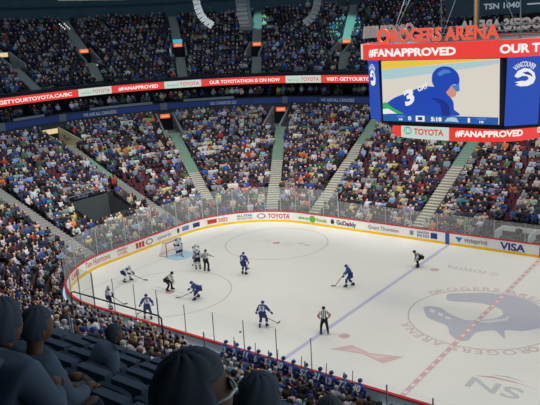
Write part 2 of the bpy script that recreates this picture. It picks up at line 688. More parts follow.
ring_oval(RINK, 60.25, .6, .45, .27, .3, .016, E_GREY, boards)
board_ad('ALL STAR', 62.7, 61.15, E_BLUE, 0.64, 0.22)
board_ad('WIN NOW HERE', 62.7, 61.15, E_GREY, 0.36, 0.18)
mb = MB()
ring_patch(mb, RINK, 65.75, 64.75, .38, .80, .016, 3)
mb.build('sponsor_panel', E_RED, boards)
board_ad('2022', 64.6, 63.6, ORANGE, .42, .36)
for sl, sr, m in ((67.4, 66.6, mat('ad_navy', (44, 62, 108), .5)), (68.75, 67.9, mat('ad_violet', (120, 124, 190), .5)), (69.45, 69.15, E_BLK)):
    mb = MB()
    ring_patch(mb, RINK, sl, sr, .40, .82, .016, 3)
    mb.build('sponsor_panel', m, boards)
board_ad('synergy', 72.0, 70.2, E_GREY, .46, .34)
ring_oval(RINK, 73.0, .6, .42, .26, .25, .016, E_BLK, boards)
for k in range(3):
    mb = MB()
    ring_patch(mb, RINK, 74.62 - k * .36, 74.34 - k * .36, .36, .86, .016, 1)
    mb.build('sponsor_panel', E_RED, boards)
board_ad('FRESH', 76.7, 75.6, ORANGE, .66, .22)
board_ad('LOCAL', 76.7, 75.6, ORANGE, .36, .22)
board_ad('Tim Hortons', 80.6, 77.55, E_RED, .42, .5, 0.005)
board_ad('CARE', 83.2, 81.6, ORANGE, .40, .44)

# ------------------------------------------------------------------ protective glass
def glass_run(name, label, stations, z0, z1, gm, pm, e=-0.08, pr=0.035, path=RINK):
    root = thing(name, label, 'rink glass')
    for i, (a, b) in enumerate(zip(stations[:-1], stations[1:])):
        mb = MB()
        k = 3
        vs = []
        for j in range(k + 1):
            s = a + (b - a) * (0.02 + 0.96 * j / k)
            x, y, nx, ny = path.at(s)
            for d in (e - .006, e + .006):
                vs += [(x + nx * d, y + ny * d, z0), (x + nx * d, y + ny * d, z1)]
        fs = []
        for j in range(k):
            p, q = 4 * j, 4 * j + 4
            fs += [(p, p + 1, q + 1, q), (p + 2, q + 2, q + 3, p + 3), (p + 1, p + 3, q + 3, q + 1), (p, q, q + 2, p + 2)]
        fs += [(0, 2, 3, 1), (4 * k, 4 * k + 1, 4 * k + 3, 4 * k + 2)]
        mb.add(vs, fs)
        mb.build('glass_pane', gm, root)
    for s in stations:
        x, y, nx, ny = path.at(s)
        MB().box((x + nx * e, y + ny * e, (z0 + z1) / 2), (pr * 1.6, pr * 1.6, z1 - z0), math.atan2(ny, nx)).build('stanchion', pm, root)
    return root


def stations(a, b, step):
    n = max(1, round((b - a) / step))
    return [a + (b - a) * i / n for i in range(n + 1)]


glass_run('rink_glass', 'low run of clear glass panes on the far boards beside the scoreboard', stations(8.0, 51.9, 2.39), 1.09, 2.62, GLASS, POSTM)
glass_run('rink_glass', 'tall curved glass panes round the goal end from the far corner stairs', stations(51.95, 91.4, 1.55), 1.09, 3.5, GLASS, POSTM)
glass_run('rink_glass', 'tall thin near corner glass seen from behind above front row heads', stations(91.45, 97.5, 2.0), 1.09, 3.4, GLASSN, NEARPOST, pr=0.024)
glass_run('rink_glass', 'near side glass on thin grey posts up to the players bench', stations(97.55, 108.8, 2.25), 1.09, 2.9, GLASSN, NEARPOST, pr=0.024)
BEN = Path(2.1, 2.1, RC + 2.1)
s20 = BEN.total - (XE - 20.6)
glass_run('bench_glass', 'glass on dark posts standing behind the home players bench', stations(s20, s20 + 17.6, 2.2), 0.5, 2.75, GLASSN, NEARPOST, e=0, pr=0.034, path=BEN)

# ------------------------------------------------------------------ lower bowl
AISLES = {  # plan polylines of the stair aisles in the lower bowl
    'straight far stairs': [(19.75, 25.9), (19.8, 47)],
    'slanting far stairs': [(9.0, 25.9), (6.7, 47)],
    'far corner stairs': [(4.3, 26.0), (-6.3, 43.3), (-8.6, 47.0)],
    'stairs below the left orange sign': [(-2.0, 23.5), (-9, 28.2), (-18.4, 34.6), (-22, 37)],
    'stairs beside the dark tunnel': [(0, 17.9), (-12.29, 18.86), (-25, 20.5)],
    'lowest end stairs': [(0, 7.3), (-25, 7.15)],
}
AIS = list(AISLES.items())
TUN = (-8.2, -4.9, 11.0, 15.9)  # x0, x1, y0, y1 of the ice-level tunnel in the end stand
FXMAX = 62.0


def slope_dir(x, y, q_of):
    z, t = stand_z(x, y, q_of)
    e = 0.05
    gx, gy = stand_z(x + e, y, q_of)[0] - z, stand_z(x, y + e, q_of)[0] - z
    g = math.hypot(gx, gy)
    return z, -gx / g, -gy / g, g / e


def in_portal(x, y, ports, grow=0.0):
    for px_, py_, ix, iy, w_, ln in ports:
        a = (x - px_) * ix + (y - py_) * iy
        b = (x - px_) * -iy + (y - py_) * ix
        if -.25 - grow < a < ln + grow * .3 and abs(b) < w_ / 2 + grow:
            return True
    return False


def seg_dist(p, pl):
    best = 1e9
    for a, b in zip(pl[:-1], pl[1:]):
        ax, ay = a
        bx, by = b[0] - ax, b[1] - ay
        t = max(0, min(1, ((p[0] - ax) * bx + (p[1] - ay) * by) / (bx * bx + by * by)))
        best = min(best, math.hypot(p[0] - ax - bx * t, p[1] - ay - by * t))
    return best


def steps_mesh(q_of, n, hole=None):
    mb = MB()
    for k in range(n):
        q0, q1 = q_of(k / n), q_of((k + 1) / n)
        p0, p1 = Path(*q0[:3]), Path(*q1[:3])
        z = q0[3]
        zn = q1[3]
        a = [(p0.at(s)[:2]) for s in p0.samples()]
        b = [(p1.at(s)[:2]) for s in p1.samples()]
        m = len(a)
        vs = [(x, y, z) for x, y in a] + [(x, y, z) for x, y in b] + [(x, y, zn) for x, y in b]
        fs = []
        for i in range(m - 1):
            cxm = (a[i][0] + b[i + 1][0]) / 2
            cym = (a[i][1] + b[i + 1][1]) / 2
            if hole and hole(cxm, cym):
                continue
            fs.append((i, m + i, m + i + 1, i + 1))
            fs.append((m + i, 2 * m + i, 2 * m + i + 1, m + i + 1))
        mb.add(vs, fs)
    return mb


def stand_z(x, y, q_of):
    """height of the sloped seating at a plan point"""
    lo, hi = -0.1, 1.2
    for _ in range(24):
        t = (lo + hi) / 2
        q = q_of(t)
        X0, Y1, Y0, rc = -q[1], W + q[0], -q[0], q[2]
        if x < X0 + rc and y > Y1 - rc:
            g = math.hypot(x - X0 - rc, y - Y1 + rc) - rc
        elif x < X0 + rc and y < Y0 + rc:
            g = math.hypot(x - X0 - rc, y - Y0 - rc) - rc
        else:
            g = max(X0 - x, y - Y1, Y0 - y)
        if g > 0:
            lo = t
        else:
            hi = t
    return q_of((lo + hi) / 2)[3], (lo + hi) / 2


LPDEF = [(-6.74, 43.55, 1.9, 1.7), (-18.35, 34.5, 1.9, 1.7), (-22.6, 20.35, 2.3, 1.5)]
UPDEF = [(-33.3, 22.6, 1.8, 1.6), (-31.6, 33.55, 1.8, 1.6), (-24.9, 44.65, 1.8, 1.6), (-15.13, 50.2, 1.8, 1.6), (-1.82, 52.0, 1.8, 1.6), (14.5, 52, 1.8, 1.6)]


def port_rects(defs, q_of):
    out = []
    for x, y, w_, h in defs:
        z, ix, iy, sl = slope_dir(x, y, q_of)
        out.append((x, y, ix, iy, w_, h / sl))
    return out


LPORT, UPORTS = port_rects(LPDEF, low_q), port_rects(UPDEF, up_q)


structure(steps_mesh(low_q, NL, lambda x, y: (TUN[0] < x < TUN[1] and TUN[2] - .2 < y < TUN[3] + .2) or in_portal(x, y, LPORT)).build('floor_lower_stand', CONC),
          'stepped concrete of the lower stand')
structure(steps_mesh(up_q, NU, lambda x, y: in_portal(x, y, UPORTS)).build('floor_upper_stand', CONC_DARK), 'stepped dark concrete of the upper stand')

# walls of the tunnel into the end stand
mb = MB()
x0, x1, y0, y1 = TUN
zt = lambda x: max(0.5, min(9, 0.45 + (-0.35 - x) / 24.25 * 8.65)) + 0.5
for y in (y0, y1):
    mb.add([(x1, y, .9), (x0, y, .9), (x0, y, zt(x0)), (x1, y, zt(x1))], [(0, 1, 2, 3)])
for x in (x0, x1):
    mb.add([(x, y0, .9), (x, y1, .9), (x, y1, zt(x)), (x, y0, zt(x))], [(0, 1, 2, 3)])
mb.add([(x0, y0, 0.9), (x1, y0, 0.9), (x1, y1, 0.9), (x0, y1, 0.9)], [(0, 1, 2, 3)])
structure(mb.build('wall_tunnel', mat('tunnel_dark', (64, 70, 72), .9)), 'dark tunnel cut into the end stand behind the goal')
mb = MB()
mb.tube([(x0 + .2, y0 + .1, zt(x0) + .55), (x0 + .2, y1 - .1, zt(x0) + .55)], .05)
mb.tube([(x0 + .2, y0 + .1, zt(x0)), (x0 + .2, y0 + .1, zt(x0) + .55)], .04)
mb.tube([(x0 + .2, y1 - .1, zt(x0)), (x0 + .2, y1 - .1, zt(x0) + .55)], .04)
tag(mb.build('guard_rail', GREYM), 'grey guard rail above the dark tunnel in the end stand', 'railing')

LOWP = [Path(*low_q((k + 0.62) / NL)[:3]) for k in range(NL)]


def stairs(pl, q_of, n, width, green, label, tmax=1.0, tmin=0.02, mats=None):
    mb = MB()
    last = None
    step = 0.40
    for a, b in zip(pl[:-1], pl[1:]):
        d = math.hypot(b[0] - a[0], b[1] - a[1])
        m = int(d / step)
        rot = math.atan2(b[1] - a[1], b[0] - a[0])
        for i in range(m):
            x = a[0] + (b[0] - a[0]) * (i + .5) / m
            y = a[1] + (b[1] - a[1]) * (i + .5) / m
            z, t = stand_z(x, y, q_of)
            if t < tmin or t > tmax or in_portal(x, y, LPORT if q_of is low_q else UPORTS, .15):
                continue
            mi = 1 if (green and green[0] < t < green[1]) else 0
            mb.box((x, y, z + 0.03), (step * 1.02, width, 0.42), rot, 2)
            mb.box((x + math.cos(rot) * .03, y + math.sin(rot) * .03, z + 0.255), (step * .80, width, 0.03), rot, mi)
    o = mb.build('aisle_stairs', mats or [CREAM, MINT, RISER])
    return structure(o, label)


stairs(AISLES['straight far stairs'], low_q, NL, 1.25, (0.46, 1.0), 'cream stairs with mint upper steps running straight up the far stand')
stairs(AISLES['slanting far stairs'], low_q, NL, 1.25, (0.60, 1.0), 'slanting cream stairs beside the far corner')
stairs(AISLES['far corner stairs'], low_q, NL, 1.25, (0.42, 0.85), 'cream and mint corner stairs below the middle orange sign', 0.9)
stairs(AISLES['stairs below the left orange sign'], low_q, NL, 1.25, (0.36, 0.8), 'mint corner stairs below the left orange sign', 0.9)
stairs(AISLES['stairs beside the dark tunnel'], low_q, NL, 1.0, (0.38, 0.6), 'stairs beside the dark tunnel in the end stand', 0.75, mats=[STAIRGREY, MINT, RISER])
stairs(AISLES['lowest end stairs'], low_q, NL, 1.1, None, 'grey stairs low in the end stand', mats=[STAIRGREY, MINT, RISER])

# upper aisles: base, top in plan
UAIS = [[(-25.6, 21.6), (-40, 22.6)], [(-25.6, 30.55), (-31.6, 33.5), (-41, 37.2)], [(-19.4, 39.4), (-25, 44.7), (-34, 53)],
        [(-11.2, 44.7), (-15.2, 50.2), (-22.5, 61)], [(0.6, 46.9), (-1.82, 52.0), (-5.5, 61)], [(14.5, 46), (14.5, 61)], [(30, 46), (30, 61)]]
for i, pl in enumerate(UAIS):
    stairs(pl, up_q, NU, 1.3, None, ['grey upper stairs at the left edge', 'grey upper stairs below the left orange portal sign', 'grey upper stairs below the teal and orange sign',
                                      'grey upper stairs in the far corner', 'teal lit upper stairs near the scoreboard', 'upper stairs behind the scoreboard', 'upper stairs right of the scoreboard'][i], mats=[STAIRGREY, MINT, RISER])

# ------------------------------------------------------------------ ring fascias, club level, back wall
LEDP = Path(19.9, 25.6, 23.0)
BLUP = Path(20.5, 24.6, 25.8)
CLUBP = Path(24.5, 29.0, 28.5)
mb = MB()
ring_strip(mb, [(BLUP, 9.1, 0), (BLUP, 9.98, 0), (BLUP, 9.98, -.25), (CLUBP, 9.98, 0), (CLUBP, 12.0, 0)])
structure(mb.build('wall_club_level', CONC_DARK), 'dark recessed club level behind the blue banner')
mb = MB()
ring_strip(mb, [(LEDP, 11.68, -.3), (LEDP, 11.68, 0), (LEDP, 12.72, 0), (LEDP, 13.05, -.02), (LEDP, 13.05, -.22), (LEDP, 12.7, -.22)])
ring_strip(mb, [(LEDP, 11.7, -.3), (CLUBP, 11.7, 0)])
structure(mb.build('wall_upper_parapet', mat('parapet_dark', (34, 40, 48), .8)), 'dark parapet along the front of the upper stand')
rail = MB()
ring_strip(rail, [(LEDP, 13.05, .03), (LEDP, 13.11, .03), (LEDP, 13.11, -.25), (LEDP, 13.05, -.25)])
structure(rail.build('trim_parapet_cap', mat('cap_grey', (70, 76, 82), .5, .3)), 'grey cap along the parapet')
WALLP = Path(34.3, 40.5, 33.2)
mb = MB()
ring_strip(mb, [(WALLP, 20.5, 0), (WALLP, 23.0, 0), (WALLP, 23.2, .8), (WALLP, 31, .8)])
structure(mb.build('wall_back', WALLDARK), 'dark back wall above the upper stand')

roof = MB()  # unseen partial roof, shaped to keep ambient light off the upper stands
ring_strip(roof, [(WALLP, 31, .8), (WALLP, 31.3, .8), (LEDP, 33.3, -1.0), (LEDP, 33.0, -1.0), (WALLP, 31, .8)])
keep = [f for f in roof.f if min(roof.v[i][1] for i in f) > 0]
roof.f, roof.m = keep, [0] * len(keep)
structure(roof.build('ceiling_light_block', WALLDARK), 'unseen dark roof added to keep light off the far and end upper stands')
structure(MB().box((32, -34, 27.2), (70, 30, .3)).build('ceiling_near_light_block', WALLDARK), 'unseen dark roof added to keep light off the near upper stand')  # unseen slab, added to block ambient light from above the foreground

# blue banner ring with lettering
ban = MB()
ring_strip(ban, [(BLUP, 9.26, .03), (BLUP, 9.9, .03), (BLUP, 9.9, .006)])
ban = tag(ban.build('blue_banner', BLUEBAN), 'long blue banner round the club level reading WE ARE ALL CANUCKS', 'banner')
WHT = mat('banner_white', (214, 218, 224), .6)
for body, a, b in (('WE ARE ALL CANUCKS', 97.6, 93.3), ('GO CANUCKS GO', 81.1, 77.7), ('WE ARE ALL CANUCKS', 66.4, 61.7), ('WE ARE ALL CANUCKS', 45.5, 40.8)):
    ring_text('banner_lettering', body, BLUP, a, b, 9.39, 0.40, WHT, ban, 0.045, 0.03)
mb = MB()
for a, b in ((109, 107.9), (71.6, 70.9), (87.6, 86.7), (100.8, 99.9)):
    ring_patch(mb, BLUP, a, b, 9.2, 10.05, .06, 2)
    mb_ = MB()
    ring_patch(mb_, BLUP, a, b, 9.2, 10.05, .06, 2)
    mb_.build('banner_plate', mat('plate_grey', (122, 128, 136), .6), ban)['label'] = 'grey square plate'
for a, b in ((96.5, 88.5), (84.5, 78.0), (106.5, 102.5)):
    mb = MB()
    n = 10
    vs = []
    for i in range(n + 1):
        x, y, nx, ny = BLUP.at(a + (b - a) * i / n)
        vs += [(x - nx * .3, y - ny * .3, 10.02), (x - nx * .3, y - ny * .3, 10.30), (x - nx * .55, y - ny * .55, 10.30), (x - nx * .55, y - ny * .55, 10.02)]
    fs = []
    for i in range(n):
        p, q = 4 * i, 4 * i + 4
        for k in range(4):
            fs.append((p + k, p + (k + 1) % 4, q + (k + 1) % 4, q + k))
    fs += [(3, 2, 1, 0), (4 * n, 4 * n + 1, 4 * n + 2, 4 * n + 3)]
    mb.add(vs, fs)
    tag(mb.build('club_counter', mat('counter_grey', (134, 142, 148), .6)), {96.5: 'pale counter above the blue banner beside its left lettering', 84.5: 'pale counter on the club level above GO CANUCKS GO', 106.5: 'pale counter above the blue banner at the far left'}[a], 'counter')

# LED ribbon
LEDR = glow('led_red', (226, 62, 52), 0.95)
LEDW = glow('led_white', (205, 226, 216), 0.85)
LEDTXT = glow('led_text_white', (255, 240, 236), 0.95)
LEDRT = glow('led_text_red', (222, 70, 76), 0.9)
led = tag(MB().build('led_ribbon', LEDR), 'curved red LED ribbon screen along the upper stand with scrolling white words', 'ribbon display')
me = led.data
mb = MB()
ring_strip(mb, [(LEDP, 11.75, .05), (LEDP, 12.66, .05)])
me.clear_geometry()
me.from_pydata(mb.v, [], mb.f)
for a, b in ((98.6, 94.2), (87.3, 82.5), (71.1, 66.0), (54.0, 49.5), (115.5, 111)):
    mb = MB()
    ring_patch(mb, LEDP, a, b, 11.76, 12.65, .065, 6)
    p = mb.build('sponsor_panel', LEDW, led)
    p['label'] = 'white sponsor panel on the red ribbon'
    ring_text('panel_lettering', 'TOYOTA', LEDP, a - (a - b) * .42, b + .25, 11.98, .46, LEDRT, p, .085, .02)
    ring_text('panel_lettering', 'west', LEDP, a - .3, a - (a - b) * .40, 11.98, .40, glow('led_text_green', (120, 190, 150), .8), p, .085, .0)
for body, a, b in (('VISIT: GETYOURTOYOTA.CA/BC', 111.5, 99.5), ('#FANAPPROVED', 93.3, 88.1), ('OUR TOYOTATHON IS ON NOW', 81.4, 71.9), ('VISIT: GETYOURTOYOTA.CA/BC', 65.2, 55)):
    ring_text('ribbon_lettering', body, LEDP, a, b, 11.99, .44, LEDTXT, led, .075, .03)

# ------------------------------------------------------------------ portals with lit signs
ORG = glow('sign_orange', (240, 110, 58), .95)
ORGT = glow('sign_text', (255, 206, 170), .9)
CRM = glow('sign_cream', (232, 214, 160), .9)
TEAL = glow('sign_teal', (70, 190, 215), .8)


def portal(defn, q_of, label, sign_mat, wall=STAIRGREY, sw=1.2, sh=.52):
    """entrance sunk into the stand: two cheek walls, a floor, a dark panel for the shade in the doorway and a lit sign over it"""
    x, y, width, h = defn
    z, ix, iy, sl = slope_dir(x, y, q_of)
    ln = h / sl
    rot = math.atan2(iy, ix)
    px, py = -iy, ix
    zb = z - h
    root = bpy.data.objects.new('stand_portal', None)
    C.objects.link(root)
    root['kind'] = 'structure'
    for s in (-1, 1):
        mb = MB()
        prof = [(-.25, .50), (ln + .1, -h + .52), (ln + .1, -h - .1), (-.25, -h - .1)]
        vs = []
        for o in (s * width / 2, s * (width / 2 + .22)):
            for d, zz_ in prof:
                vs.append((x + ix * d + px * o, y + iy * d + py * o, z + zz_))
        n = 4
        mb.add(vs, [tuple(range(n)), tuple(range(2 * n - 1, n - 1, -1))] + [(i, n + i, n + (i + 1) % n, (i + 1) % n) for i in range(n)])
        mb.build('cheek_wall', wall, root)
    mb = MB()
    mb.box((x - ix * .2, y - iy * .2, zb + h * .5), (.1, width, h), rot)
    mb.build('shade_panel', mat('opening_shade_dark', (30, 34, 38), .95), root)  # dark panel stands in for the shade inside the doorway
    mb = MB()
    c = (ln - .2) / 2
    mb.box((x + ix * c, y + iy * c, zb - .02), (ln + .2, width, .04), rot)
    mb.build('landing', wall, root)
    mb = MB()
    mb.box((x - ix * .15, y - iy * .15, z + .1), (.25, width + .44, .5), rot)
    mb.build('lintel', mat('lintel_grey', (84, 86, 88), .9), root)
    s_ = MB()
    s_.box((x + ix * .05, y + iy * .05, z + .12), (.12, sw, sh), rot)
    o = tag(s_.build('portal_sign', sign_mat), label, 'sign')
    t_ = MB()
    for k in range(5):
        d = (k - 2) * (sw / 6.5)
        t_.box((x + ix * .12 + px * d, y + iy * .12 + py * d, z + .12), (.02, sw / 9, .14), rot)
    t_.build('sign_marking', ORGT, o)
    return o, (x, y, ix, iy, px, py, z)


portal(LPDEF[0], low_q, 'orange lit portal sign at top of far corner stairs under blue banner', ORG)
portal(LPDEF[1], low_q, 'orange lit portal sign in the left corner under the blue banner', ORG)
portal(LPDEF[2], low_q, 'cream lit sign on the beige portal at the left end', CRM, BEIGE, 1.9, .55)
for d_, lb, m in zip(UPDEF, ('cream lit sign at the left edge of the dark upper stand', 'orange sign above the upper portal below two white lamps',
                             'orange sign with a teal strip above it in the upper stand', 'orange portal sign on upper stairs below the middle hanging speakers',
                             'orange portal sign on the teal lit upper stairs', 'orange portal sign in the upper stand behind the scoreboard'), (CRM, ORG, ORG, ORG, ORG, ORG)):
    o_, (x_, y_, ix, iy, px, py, z_) = portal(d_, up_q, lb, m)
    if 'teal strip' in lb:
        MB().box((x_ + ix * .05, y_ + iy * .05, z_ + .66), (.12, 1.3, .5), math.atan2(iy, ix)).build('teal_strip', TEAL, o_)

# ------------------------------------------------------------------ people: helper geometry
def skin(js, edges, sub=1, root=0):
    """js: list of (pos, radius); returns a mesh grown round the skeleton"""
    me = bpy.data.meshes.new('skin')
    me.from_pydata([tuple(p) for p, r in js], edges, [])
    o = bpy.data.objects.new('skin', me)
    C.objects.link(o)
    md = o.modifiers.new('skin', 'SKIN')
    md.use_smooth_shade = True
    sv = me.skin_vertices[0].data if len(me.skin_vertices) else None
    if sv is None:
        bpy.context.view_layer.objects.active = o
        bpy.context.view_layer.update()
        sv = me.skin_vertices[0].data
    for i, (p, r) in enumerate(js):
        rr = r if isinstance(r, tuple) else (r, r)
        sv[i].radius = rr
        sv[i].use_root = (i == root)
    if sub:
        s = o.modifiers.new('sub', 'SUBSURF')
        s.levels = sub
        s.render_levels = sub
    bpy.context.view_layer.update()
    out = bpy.data.meshes.new_from_object(o.evaluated_get(bpy.context.evaluated_depsgraph_get()))
    bpy.data.objects.remove(o)
    bpy.data.meshes.remove(me)
    return out


def ik(a, b, l1, l2, pole):
    a, b, pole = Vector(a), Vector(b), Vector(pole)
    d = (b - a)
    n = min(d.length, (l1 + l2) * 0.995)
    u = d.normalized()
    b = a + u * n
    x = (l1 * l1 - l2 * l2 + n * n) / (2 * n)
    hgt = math.sqrt(max(0, l1 * l1 - x * x))
    w = (pole - u * pole.dot(u)).normalized()
    return a + u * x + w * hgt, b


def joints(hip=(0, 0, .97), lean=.12, fl=(-.17, 0), fr=(.17, 0), hl=(-.35, .2, .95), hr=(.35, .2, .95), ank=.13, side=0.0, headf=None, pole=(.7, -.5, -.5)):
    J = {}
    hip = Vector(hip)
    d = Vector((math.sin(side), math.sin(lean) * math.cos(side), math.cos(lean) * math.cos(side)))
    J['hip'] = hip
    J['mid'] = hip + d * .25
    J['chest'] = hip + d * .43
    J['neck'] = hip + d * .56
    lf = lean * .45 if headf is None else headf
    hd = Vector((0, math.sin(lf), math.cos(lf)))
    J['head'] = J['neck'] + hd * .13 + Vector((0, .02, 0))
    J['top'] = J['head'] + hd * .13
    J['hd'] = hd
    for s, k, f, h in ((-1, 'l', fl, hl), (1, 'r', fr, hr)):
        J['h' + k] = hip + Vector((s * .10, 0, -.03))
        az = f[2] if len(f) > 2 else ank
        J['k' + k], J['a' + k] = ik(J['h' + k], (f[0], f[1], az), .44, .43, (s * .12, 1, .15))
        J['t' + k] = J['a' + k] + Vector((s * .03, .17, -.05))
        J['s' + k] = J['chest'] + d * .05 + Vector((s * .20, 0, 0))
        J['e' + k], J['w' + k] = ik(J['s' + k], h, .29, .27, (s * pole[0], pole[1], pole[2]))
    return J


BODY = ['hip', 'mid', 'chest', 'neck', 'head', 'top', 'hl', 'kl', 'al', 'tl', 'hr', 'kr', 'ar', 'tr', 'sl', 'el', 'wl', 'sr', 'er', 'wr']
BR = dict(hip=.14, mid=.125, chest=.15, neck=.055, head=.095, top=.07, hl=.095, kl=.065, al=.045, tl=.04, hr=.095, kr=.065, ar=.045, tr=.04,
          sl=.07, el=.05, wl=.042, sr=.07, er=.05, wr=.042)
BE = [('hip', 'mid'), ('mid', 'chest'), ('chest', 'neck'), ('neck', 'head'), ('head', 'top'), ('hip', 'hl'), ('hl', 'kl'), ('kl', 'al'), ('al', 'tl'),
      ('hip', 'hr'), ('hr', 'kr'), ('kr', 'ar'), ('ar', 'tr'), ('chest', 'sl'), ('sl', 'el'), ('el', 'wl'), ('chest', 'sr'), ('sr', 'er'), ('er', 'wr')]


def chain(J, names, radii, edges, sub=1, root=0):
    idx = {n: i for i, n in enumerate(names)}
    return skin([(J[n], radii[n] if isinstance(radii, dict) else radii[i]) for i, n in enumerate(names)], [(idx[a], idx[b]) for a, b in edges], sub, root)


def nearest_group(J, p, groups):
    best, bk = 1e9, None
    for k, segs in groups.items():
        for a, b in segs:
            A, B = J[a], J[b]
            ab = B - A
            t = max(0, min(1, (p - A).dot(ab) / max(ab.dot(ab), 1e-9)))
            d = (p - A - ab * t).length
            if d < best:
                best, bk = d, k
    return bk


SKINS = [mat('skin_a', (214, 166, 142), .6), mat('skin_b', (178, 126, 100), .6), mat('skin_c', (120, 82, 62), .6)]
SHORT = ['head', 'neck']


def body_mesh(J, sub=1):
    me = chain(J, BODY, BR, BE, sub)
    return me


def set_mats(me, mats, fn):
    me.materials.clear()
    for m in mats:
        me.materials.append(m)
    idx = [fn(Vector(p.center)) for p in me.polygons]
    me.polygons.foreach_set('material_index', idx)
    me.polygons.foreach_set('use_smooth', [True] * len(me.polygons))


JR = mat('jersey_blue', (58, 77, 134), .8)
JN = mat('jersey_navy', (36, 42, 70), .8)
JW = mat('jersey_white', (222, 224, 228), .8)
JG = mat('jersey_green', (40, 130, 88), .8)
PB = mat('pants_blue', (46, 60, 112), .8)
PN = mat('pants_navy', (36, 42, 72), .8)
BLK = mat('cloth_black', (30, 31, 34), .8)
HELB = mat('helmet_blue', (44, 60, 118), .35)
HELW = mat('helmet_white', (226, 228, 230), .35)
HELK = mat('helmet_black', (26, 27, 30), .35)
STRIPE = stripe_mat('official_stripes', (230, 230, 228), (26, 26, 28), 9.0)
STEEL = mat('skate_steel', (190, 194, 200), .25, .8)
ARMB = mat('armband_orange', (222, 92, 52), .7)
STICKM = mat('stick_black', (48, 46, 48), .5)
STICKW = mat('stick_pale', (196, 190, 180), .5)


def clothes(name, me, mats, fn, parent):
    set_mats(me, mats, fn)
    return link(name, me, parent)


def skate(J, k, parent):
    a, t = J['a' + k], J['t' + k]
    d = Vector((t.x - a.x, t.y - a.y, 0)).normalized()
    n = Vector((-d.y, d.x, 0))
    base = a.z - .13
    mb = MB()
    prof = [(-.09, .04), (-.09, .20), (.05, .20), (.09, .11), (.19, .10), (.21, .04)]
    for s in (-1, 1):
        pass
    vs = []
    for o in (-.045, .045):
        for x, z in prof:
            p = a + d * x + n * o
            vs.append((p.x, p.y, base + z))
    m = len(prof)
    mb.add(vs, [tuple(range(m)), tuple(range(2 * m - 1, m - 1, -1))] + [(i, m + i, m + (i + 1) % m, (i + 1) % m) for i in range(m)])
    o = mb.build('skate', HELK, parent)
    mb = MB()
    c = a + d * .06
    mb.box((c.x, c.y, base + .02), (.29, .012, .04), math.atan2(d.y, d.x))
    mb.build('skate_blade', STEEL, o)


